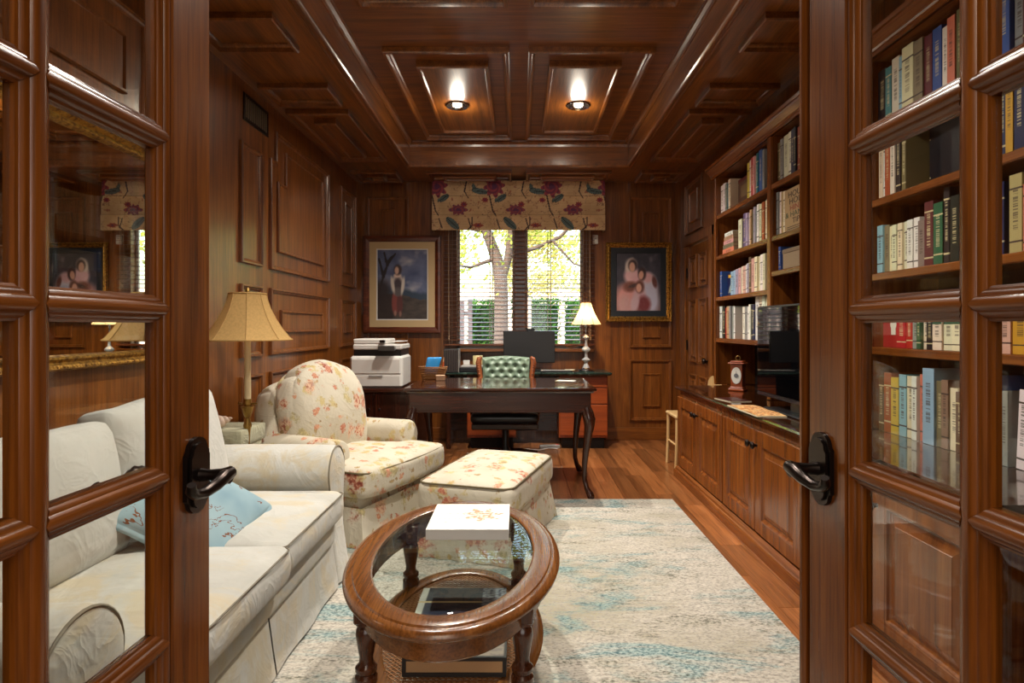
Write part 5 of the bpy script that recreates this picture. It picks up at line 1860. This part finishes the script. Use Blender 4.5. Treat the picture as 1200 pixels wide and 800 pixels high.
def pic_right(u, v):
    """generic portrait group: a woman in pink with two children"""
    c = blend((44, 44, 58), (74, 72, 84), .5 + fb(u * 4, v * 4))
    c = blend(c, (120, 116, 130), max(0, fb(u * 7, v * 7 + 3)) * 1.2 * ell(u, v, .62, .88, .35, .18, 0, .5))
    if v < .5:
        c = blend(c, (150, 104, 92), (.5 - v) * 1.6)
    for e_, col in (((.26, .22, .26, .26, 0, .3), (206, 146, 142)), ((.18, .12, .14, .16, 0, .4), (190, 150, 150)), ((.35, .62, .17, .14, .2, .25), (222, 180, 186)), ((.48, .52, .14, .07, -.4, .3), (214, 168, 176)),
                    ((.32, .42, .16, .09, .1, .3), (120, 72, 62)), ((.40, .44, .12, .03, .2, .4), (70, 50, 50)),
                    ((.34, .80, .13, .11, .1, .25), (206, 192, 186)), ((.30, .79, .13, .07, .9, .3), (220, 206, 196)), ((.37, .79, .10, .10, 0, .25), (58, 40, 40)), ((.36, .76, .065, .085, .1, .2), (220, 172, 150)),
                    ((.74, .42, .18, .22, .1, .3), (206, 196, 210)), ((.78, .22, .17, .26, .2, .3), (190, 190, 212)), ((.70, .58, .13, .09, 0, .3), (214, 170, 176)), ((.58, .64, .09, .11, 0, .25), (62, 40, 40)),
                    ((.56, .62, .055, .075, -.2, .2), (214, 164, 144)), ((.86, .50, .05, .10, .3, .3), (96, 52, 48)),
                    ((.52, .26, .14, .16, 0, .3), (200, 160, 168)), ((.62, .12, .15, .14, 0, .3), (120, 52, 56)), ((.42, .14, .09, .16, -.3, .3), (196, 166, 176)), ((.53, .42, .10, .11, 0, .25), (104, 62, 54)), ((.51, .40, .06, .075, 0, .2), (216, 166, 148))):
        c = blend(c, blend(col, (255, 255, 255), .12 * fb(u * 20, v * 20)), ell(u, v, *e_))
    return c


def picture(name, label, x0, x1, z0, z1, fw, fprof, fmat, mats, pic, nu, nv, extra=None):
    ctr = ((x0 + x1) / 2, YB, (z0 + z1) / 2)
    t = thing(name, label, 'picture', ctr)
    f0 = lambda a, b, h: (a, YB - .027 - h, b)
    MB(ctr).mould(f0, rect(x0, x1, z0, z1), fprof).build('frame', fmat, t)
    a0, a1, b0, b1 = x0 + fw, x1 - fw, z0 + fw, z1 - fw
    d = .012
    for (w_, mat, hh_) in mats:
        MB(ctr).mould(f0, rect(a0 - .004, a1 + .004, b0 - .004, b1 + .004), [(0, 0), (0, d), (w_, d), (w_ + .004, d - .003), (w_ + .004, 0)]).build('mat_board', mat, t)
        a0, a1, b0, b1 = a0 + w_, a1 - w_, b0 + w_, b1 - w_
        d -= .002
    MB(ctr).sheet(lambda u, v: (a0 - .004 + (a1 - a0 + .008) * u, YB - .027 - .004, b0 - .004 + (b1 - b0 + .008) * v), nu, nv).build('print', M['print'], t, recalc=False, colors=[lin(pic(i / nu, j / nv)) for j in range(nv + 1) for i in range(nu + 1)])
    return t


WF = wood('picture_frame_wood', (62, 26, 12), (98, 44, 22), (126, 62, 32), 0, rough=.3)
picture('framed_print', 'dark wood framed landscape print with standing figure left of the window', -1.62, -.81, 1.115, 2.13, .062,
        [(0, -.002), (0, .02), (.006, .028), (.03, .03), (.045, .022), (.055, .016), (.064, .012), (.064, 0)], WF,
        [(.075, plain('tan_mat', (196, 168, 124), .8), 0), (.010, plain('white_mat', (214, 210, 204), .8), 0)], pic_left, 84, 116)
picture('framed_portrait', 'gilt framed portrait of a woman and children right of the window', .905, 1.59, 1.235, 2.06, .052,
        [(0, -.002), (0, .022), (.006, .034), (.014, .036), (.022, .026), (.032, .03), (.042, .022), (.050, .014), (.054, .012), (.054, 0)], M['gilt'],
        [(.062, plain('navy_mat', (26, 32, 40), .7), 0)], pic_right, 84, 106)
pf = [o for o in bpy.data.objects if o.name.startswith('framed_portrait')][0]
bd = MB((1.2475, YB, 1.6475))
for i in range(46):
    for z in (1.243, 2.052):
        bd.lathe([(.002, .004), (.0075, 0), (.0075, -.006), (.002, -.010)], (.915 + i * .665 / 45, YB - .059, z), 6, 1)
for i in range(56):
    for x_ in (.913, 1.582):
        bd.lathe([(.002, .004), (.0075, 0), (.0075, -.006), (.002, -.010)], (x_, YB - .059, 1.25 + i * .795 / 55), 6, 1)
bd.build('beading', M['gilt'], pf, kind='stuff')

# ================================================================== WINDOW BLIND, VALANCE, SENSOR
bl = thing('window_blind', 'brown wooden slatted venetian blind hanging over the window', 'blind', (.013, YB - .06, 2.2))
o_ = (.013, YB - .06, 2.2)
SL = wood('blind_slat', (70, 34, 18), (104, 56, 32), (136, 80, 50), 0, rough=.3, pore=.1)
BX0, BX1 = -.775, .785
zt = 2.30
k = 0
ym = YB - .066
while zt > 1.02:
    tl_ = .17
    MB(o_).box(BX0, BX1, -.026, .026, -.0022, .0022, .001, Matrix.Translation((0, ym, zt)) @ Matrix.Rotation(tl_, 4, 'X')).build('slat', SL, bl)
    zt -= .0447
    k += 1
MB(o_).box(BX0, BX1, ym - .026, ym + .026, .985, 1.005, .004).build('bottom_rail', SL, bl)
MB(o_).box(BX0, BX1, ym - .028, ym + .028, 2.33, 2.38, .003).build('head_rail', SL, bl)
for x in (-.715, -.69, -.30, -.27, .30, .33, .70, .725):
    MB(o_).box(x - .0022, x + .0022, ym - .029, ym - .0275, .99, 2.34).box(x - .0022, x + .0022, ym + .0275, ym + .029, .99, 2.34).build('ladder_tape', M['cane2'] if 'cane2' in M else plain('tape', (126, 96, 76), .8), bl)
for x in (-.725, .735):
    MB(o_).tube([(x, ym - .034, 2.33), (x, ym - .036, 1.6), (x + .004, ym - .036, 1.08)], .0022, 6).lathe([(.002, 1.04), (.006, 1.05), (.004, 1.085)], (x + .004, ym - .036, 0), 8).build('pull_cord', plain('cord_tan', (170, 140, 110), .7), bl)

VX0, VX1, VZ0, VZ1 = -.885, .880, 2.165, 2.675
VY = YB - .16
VW, VH = VX1 - VX0, VZ1 - VZ0
flowers = []


def seg(u, v, a, b):
    L = Vector((b[0] - a[0], b[1] - a[1]))
    t = max(0, min(1, ((u - a[0]) * L.x + (v - a[1]) * L.y) / L.length_squared))
    return math.hypot(u - a[0] - L.x * t, v - a[1] - L.y * t)


def val_print(x, z):
    """x in metres from the left, z metres from the bottom; repeat .58 wide"""
    c = blend((186, 152, 112), (210, 178, 138), .5 + fb(x * 7, z * 7) + .12 * math.sin(z * 900))
    xx = (x - .07) % .585
    if abs(fb(x * 11 + 3, z * 11 + 1)) < .022 and fb(x * 3, z * 3, 8) > -.1:
        c = blend(c, (96, 66, 56), .55)
    if fb(x * 22, z * 22, 4) > .36:
        c = blend(c, (142, 80, 66), .7)

    def bloom(cx, cz, rx, rz, rot, c1, c2):
        nonlocal c
        a = math.atan2(z - cz, xx - cx)
        d = math.hypot((xx - cx) / rx, (z - cz) / rz)
        e = 1 + .20 * math.sin(8 * a + rot) + .12 * fb(xx * 40, z * 40)
        if d < e:
            c = c1 if math.sin(d * 15 + 3 * a) > -.1 else c2
            if d < .3:
                c = (92, 52, 84)

    def leaf(cx, cz, rx, rz, rot):
        nonlocal c
        m = ell(xx, z, cx, cz, rx, rz, rot, .08)
        if m > .4:
            s_, k_ = math.sin(rot), math.cos(rot)
            q = -(xx - cx) * s_ + (z - cz) * k_
            p = (xx - cx) * k_ + (z - cz) * s_
            c = (46, 54, 56) if abs(q) < .004 or m < .6 or abs(((p * 60) % 1) - .5) < .1 else (92, 108, 108)
    for a, b, w_ in (((.50, .42), (.55, .20), .007), ((.55, .20), (.60, .12), .006), ((.30, .12), (.33, .02), .006), ((.0, .12), (.035, .02), .006), ((.28, .50), (.26, .40), .007), ((.26, .40), (.30, .33), .005), ((.34, .13), (.34, .05), .006), ((.34, .05), (.29, .0), .006)):
        if seg(xx, z, a, b) < w_:
            c = (52, 38, 46)
    leaf(.42, .40, .085, .030, -.15)
    leaf(.63 - .0, .33, .07, .035, .6)
    leaf(.05, .33, .06, .03, .6)
    leaf(.14, .07, .085, .036, -.75)
    leaf(.36, .43, .02, .05, .3)
    bloom(.565, .45, .095, .10, .5, (150, 66, 76), (112, 54, 74))
    bloom(-.02, .45, .095, .10, .5, (150, 66, 76), (112, 54, 74))
    bloom(.198, .21, .085, .05, 1.5, (146, 70, 74), (106, 62, 88))
    bloom(.255, .265, .032, .026, 1.0, (150, 60, 62), (120, 50, 64))
    bloom(.47, .31, .03, .025, 1.0, (156, 60, 62), (120, 40, 60))
    bloom(.40, .05, .05, .022, 2.0, (160, 74, 58), (130, 60, 60))
    return c


va = thing('valance', 'tan flat roman valance printed with red flowers and blue leaves above the window', 'valance', (0, YB, 2.42))
NU, NV = 300, 92


def val_fn(u, v):
    z = VZ0 + VH * v
    f1 = max(0, 1 - abs(v - .30) / .02) * .006 + max(0, 1 - abs(v - .68) / .02) * .006
    return (VX0 + VW * u, VY - .012 * (v < .30) - .008 * (v < .68) - f1 - .003 * nz(u * 8, v * 3), z)


MB((0, YB, 2.42)).sheet(val_fn, NU, NV).build('front_cloth', M['printcloth'], va, 60, recalc=False, colors=[lin(val_print(VW * i / NU, VH * j / NV)) for j in range(NV + 1) for i in range(NU + 1)])
for x0 in (VX0, VX1):
    N1, N2 = 26, 92
    MB((0, YB, 2.42)).sheet(lambda u, v: (x0, YB - .002 - (YB - .002 - VY) * u, VZ0 + VH * v), N1, N2).build('side_return', M['printcloth'], va, recalc=False, colors=[lin(val_print(.17 * i / N1 + (0 if x0 < 0 else VW), VH * j / N2)) for j in range(N2 + 1) for i in range(N1 + 1)])
MB((0, YB, 2.42)).box(VX0 + .003, VX1 - .003, VY + .004, YB - .002, VZ1 - .022, VZ1 - .003).build('mounting_board', M['oak_x'], va)

sn = thing('wall_sensor', 'small white sensor box on the back wall right of the window', 'sensor', (.80, YB - .0, 2.09))
MB().box(-.028, .028, -.026, -.001, -.045, .05, .004).build('body', M['white'], sn)
MB().lathe([(.003, 0), (.007, -.001), (.006, -.004), (.001, -.005)], (0, -.026, .01), 10, 1).build('lens', M['greyplastic'], sn, 40)

# ================================================================== DOWNLIGHTS
for i, (x, y) in enumerate(((-.472, 4.585), (.457, 4.585), (-.465, 2.25), (.465, 2.25))):
    lb = ['left recessed downlight in the ceiling tray near the window', 'right recessed downlight in the ceiling tray near the window',
          'left recessed downlight in the ceiling tray near the doors', 'right recessed downlight in the ceiling tray near the doors'][i]
    d_ = thing('downlight', lb, 'light', (x, y, ZT - .0385), 0, 'recessed ceiling downlights')
    MB().lathe([(.062, .004), (.088, .002), (.090, -.004), (.085, -.008), (.066, -.004), (.060, .0)], n=28).build('trim_ring', M['chrome'], d_, 40)
    MB().sheet(lambda u, v: ((.055 - .018 * v) * math.cos(2 * PI * u), (.055 - .018 * v) * math.sin(2 * PI * u), -.002 + .012 * v), 28, 3, cu=True).build('reflector', M['chrome'], d_, 40)
    MB().lathe([(.002, -.010), (.022, -.008), (.034, -.002), (.036, .008)], n=20).build('bulb', M['bulb'], d_, 60)
    lamp('downlight_beam', 'SPOT', (x, y, ZT - .062), 180.0 if y > 4 else 140.0, (1, .935, .83), size=.04, spot_size=math.radians(140), spot_blend=1.0)
    lamp('downlight_glow', 'POINT', (x, y, ZT - .11), 4.5, (1, .90, .74), size=.05)

# ================================================================== SMALL BLOND CHAIR BY THE DOOR
bc2 = thing('blond_chair', 'small blond wooden chair standing between the end cabinet and the door', 'chair', (1.475, 5.06, 0))
o_ = (1.475, 5.06, 0)
MB(o_).box(1.285, 1.665, 4.885, 5.235, .425, .452, .008).build('seat', M['blond'], bc2)
for x, y in ((1.305, 4.915), (1.645, 4.915), (1.305, 5.205), (1.645, 5.205)):
    sx = -1 if x < 1.4 else 1
    MB(o_).tube([(x, y, .43), (x + sx * .004, y, .2), (x + sx * .014, y, .001)], [.016, .015, .012], 8).build('leg', M['blond'], bc2, 50)
MB(o_).tube([(1.305, 4.915, .2), (1.305, 5.205, .2)], .009, 8).build('stretcher', M['blond'], bc2, 50)
for y in (4.915, 5.205):
    MB(o_).tube([(1.645, y, .45), (1.655, y, .60), (1.66, y, .70)], [.015, .013, .011], 8).build('back_post', M['blond'], bc2, 50)
MB(o_).prism([(4.89 + .34 * i / 12, .62 + (.115 * math.sin(PI * i / 12) ** .5 if 0 < i < 12 else 0)) for i in range(13)], lambda a, b, t: (t, a, b + .03), 1.648, 1.668).build('back_panel', M['blond'], bc2, 30)

# ================================================================== OUTSIDE THE WINDOW
lw = NG('garden_ground')
lw.set(Base_Color=lw.ramp(lw.noise(lw.coord(), 2, 4), [(.35, lin((150, 140, 118))), (.65, lin((190, 178, 156)))]), Roughness=.95)
struct(MB().box(-30, 30, 6.5, 45, -.4, -.3).build('ground', lw.m))
PVm = plain('pale_wall', (214, 196, 184), .9)
gw = MB().box(-14, 14, 26.0, 26.3, -.3, 2.9, .02)
tag(gw.build('garden_wall', PVm), 'pale pinkish boundary wall far behind the hedge', 'wall')


def leafmat(name, a, b):
    g = NG(name)
    oi = g.noise(g.coord(), 5, 3)
    c = g.ramp(oi, [(.35, lin(a)), (.65, lin(b))])
    df = g.n('BsdfDiffuse')
    tr = g.n('BsdfTranslucent')
    g.put(df.inputs[0], c)
    g.put(tr.inputs[0], c)
    mx = g.n('MixShader')
    mx.inputs[0].default_value = .45
    g.t.links.new(df.outputs[0], mx.inputs[1])
    g.t.links.new(tr.outputs[0], mx.inputs[2])
    g.t.links.new(mx.outputs[0], g.o.inputs[0])
    return g.m


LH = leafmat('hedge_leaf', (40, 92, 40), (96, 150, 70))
LT = leafmat('tree_leaf', (150, 168, 60), (206, 212, 110))
LT2 = leafmat('tree_leaf_pale', (176, 170, 90), (220, 214, 150))
BK = plain('bark', (96, 78, 70), .9)
BK2 = plain('bark_dark', (84, 66, 60), .9)
R2 = random.Random(11)


def leaves(mb, pts, size):
    for p in pts:
        a = Vector((R2.gauss(0, 1), R2.gauss(0, 1), R2.gauss(0, 1))).normalized()
        b = a.orthogonal().normalized()
        c = a.cross(b)
        s_ = size * R2.uniform(.6, 1.3)
        p = Vector(p)
        mb.add([p - b * s_, p + c * s_ * .5 + a * s_ * .15, p + b * s_, p - c * s_ * .5 + a * s_ * .15], [(0, 1, 2, 3)])


HY = 9.6
for i, (x0, x1, zt_) in enumerate(((-.80, -.20, 1.58), (-.12, .655, 1.60), (.72, 1.7, 1.57))):
    hd = thing('hedge', ['clipped green hedge left of the tree trunk outside the window', 'clipped green hedge right of the tree trunk outside the window', 'clipped green hedge at the right edge behind the lamp outside'][i], 'hedge', ((x0 + x1) / 2, HY, -.3))
    o_ = ((x0 + x1) / 2, HY, -.3)
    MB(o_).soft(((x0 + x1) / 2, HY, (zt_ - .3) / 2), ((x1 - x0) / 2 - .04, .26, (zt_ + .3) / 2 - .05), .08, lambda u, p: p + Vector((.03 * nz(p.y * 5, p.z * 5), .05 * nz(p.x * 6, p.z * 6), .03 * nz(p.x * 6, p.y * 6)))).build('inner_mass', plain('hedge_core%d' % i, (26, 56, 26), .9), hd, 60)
    lm = MB(o_)
    pts = []
    for _ in range(int(2600 * (x1 - x0))):
        x, z = R2.uniform(x0, x1), R2.uniform(.4, zt_)
        pts.append((x, HY - .27 + R2.gauss(0, .03), z))
    for _ in range(int(500 * (x1 - x0))):
        pts.append((R2.uniform(x0, x1), HY + R2.uniform(-.28, .28), zt_ + R2.gauss(0, .02)))
    leaves(lm, pts, .028)
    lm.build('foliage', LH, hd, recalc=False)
tr = thing('street_tree', 'slanting forked tree trunk close behind the window blind', 'tree', (-.30, 8.9, -.3))
o_ = (-.30, 8.9, -.3)
T_ = [((-.27, 8.9, -.3), .13), ((-.27, 8.9, .6), .115), ((-.26, 8.9, 1.3), .105), ((-.27, 8.9, 1.9), .10), ((-.33, 8.9, 2.2), .085), ((-.48, 8.95, 2.6), .075), ((-.70, 9.0, 3.2), .06), ((-.9, 9.0, 4.2), .05)]
MB(o_).tube([p for p, r in T_], [r for p, r in T_], 12).build('trunk', BK, tr, 60)
for pts in ([((-.27, 8.9, 1.85), .075), ((-.16, 8.9, 2.2), .06), ((-.10, 8.9, 2.7), .05), ((.1, 8.9, 3.6), .04)], [((-.14, 8.9, 2.25), .04), ((.25, 8.85, 2.35), .03), ((.6, 8.8, 2.5), .025), ((1.1, 8.8, 3.0), .02)],
            [((-.5, 8.95, 2.62), .035), ((-.8, 8.9, 2.66), .028), ((-1.2, 8.8, 2.9), .02)], [((-.35, 8.9, 2.2), .03), ((-.7, 8.7, 2.05), .02), ((-1.1, 8.6, 2.1), .015)], [((.5, 8.8, 2.45), .02), ((.8, 8.7, 2.1), .013), ((1.2, 8.7, 2.0), .01)]):
    MB(o_).tube([p for p, r in pts], [r for p, r in pts], 8).build('branch', BK, tr, 60)
cr_ = MB(o_)
leaves(cr_, [(R2.gauss(-.3, 1.1), R2.gauss(8.9, .5), R2.gauss(3.1, .5)) for _ in range(2200)], .05)
cr_.build('crown', LT, tr, recalc=False)
for i, (x, y, h, r, mt, lb) in enumerate(((-2.9, 14.0, 2.9, 1.5, LT, 'yellow green tree behind the hedge on the left outside'), (.2, 20.0, 3.6, 1.9, LT2, 'pale leafy tree behind the hedge in the middle outside'), (2.9, 14.0, 2.9, 1.5, LT, 'yellow green tree behind the hedge on the right outside'))):
    t_ = thing('garden_tree', lb, 'tree', (x, y, -.3))
    o_ = (x, y, -.3)
    MB(o_).tube([(x, y, -.3), (x + .1, y, 1.6), (x - .1, y, h)], [.16, .13, .05], 10).build('trunk', BK2, t_, 60)
    c_ = MB(o_)
    P_ = []
    for _ in range(34):
        cc = Vector((x + max(-1.2, min(1.2, R2.gauss(0, .6))) * r, y + R2.uniform(-.9, .9), h - .1 + max(-1.3, min(1.6, R2.gauss(0, .6))) * r * .75))
        P_ += [cc + Vector((R2.gauss(0, .28), R2.gauss(0, .28), R2.gauss(0, .22))) for _ in range(130)]
    leaves(c_, P_, .075)
    c_.build('crown', mt, t_, recalc=False)
fp = plain('fence_grey', (104, 92, 98), .8)
fe = thing('picket_fence', 'weathered grey picket fence left outside the window', 'fence', (-.9, 9.1, -.3))
o_ = (-.9, 9.1, -.3)
for x, w_ in ((-1.12, .10), (-1.0, .10), (-.88, .10), (-.74, .07)):
    MB(o_).box(x - w_ / 2, x + w_ / 2, 9.08, 9.10, -.3, 1.60 + .02 * math.sin(x * 30), .004).build('picket', fp, fe)
for z in (.5, 1.35):
    MB(o_).box(-1.2, -.70, 9.10, 9.13, z, z + .07, .004).build('rail', fp, fe)
gp_ = MB().box(.10, .19, 8.95, 9.05, -.3, 1.62, .01)
tag(gp_.build('garden_post', plain('pinkish_post', (196, 172, 162), .85)), 'pinkish garden post right of the mullion outside the window', 'post')
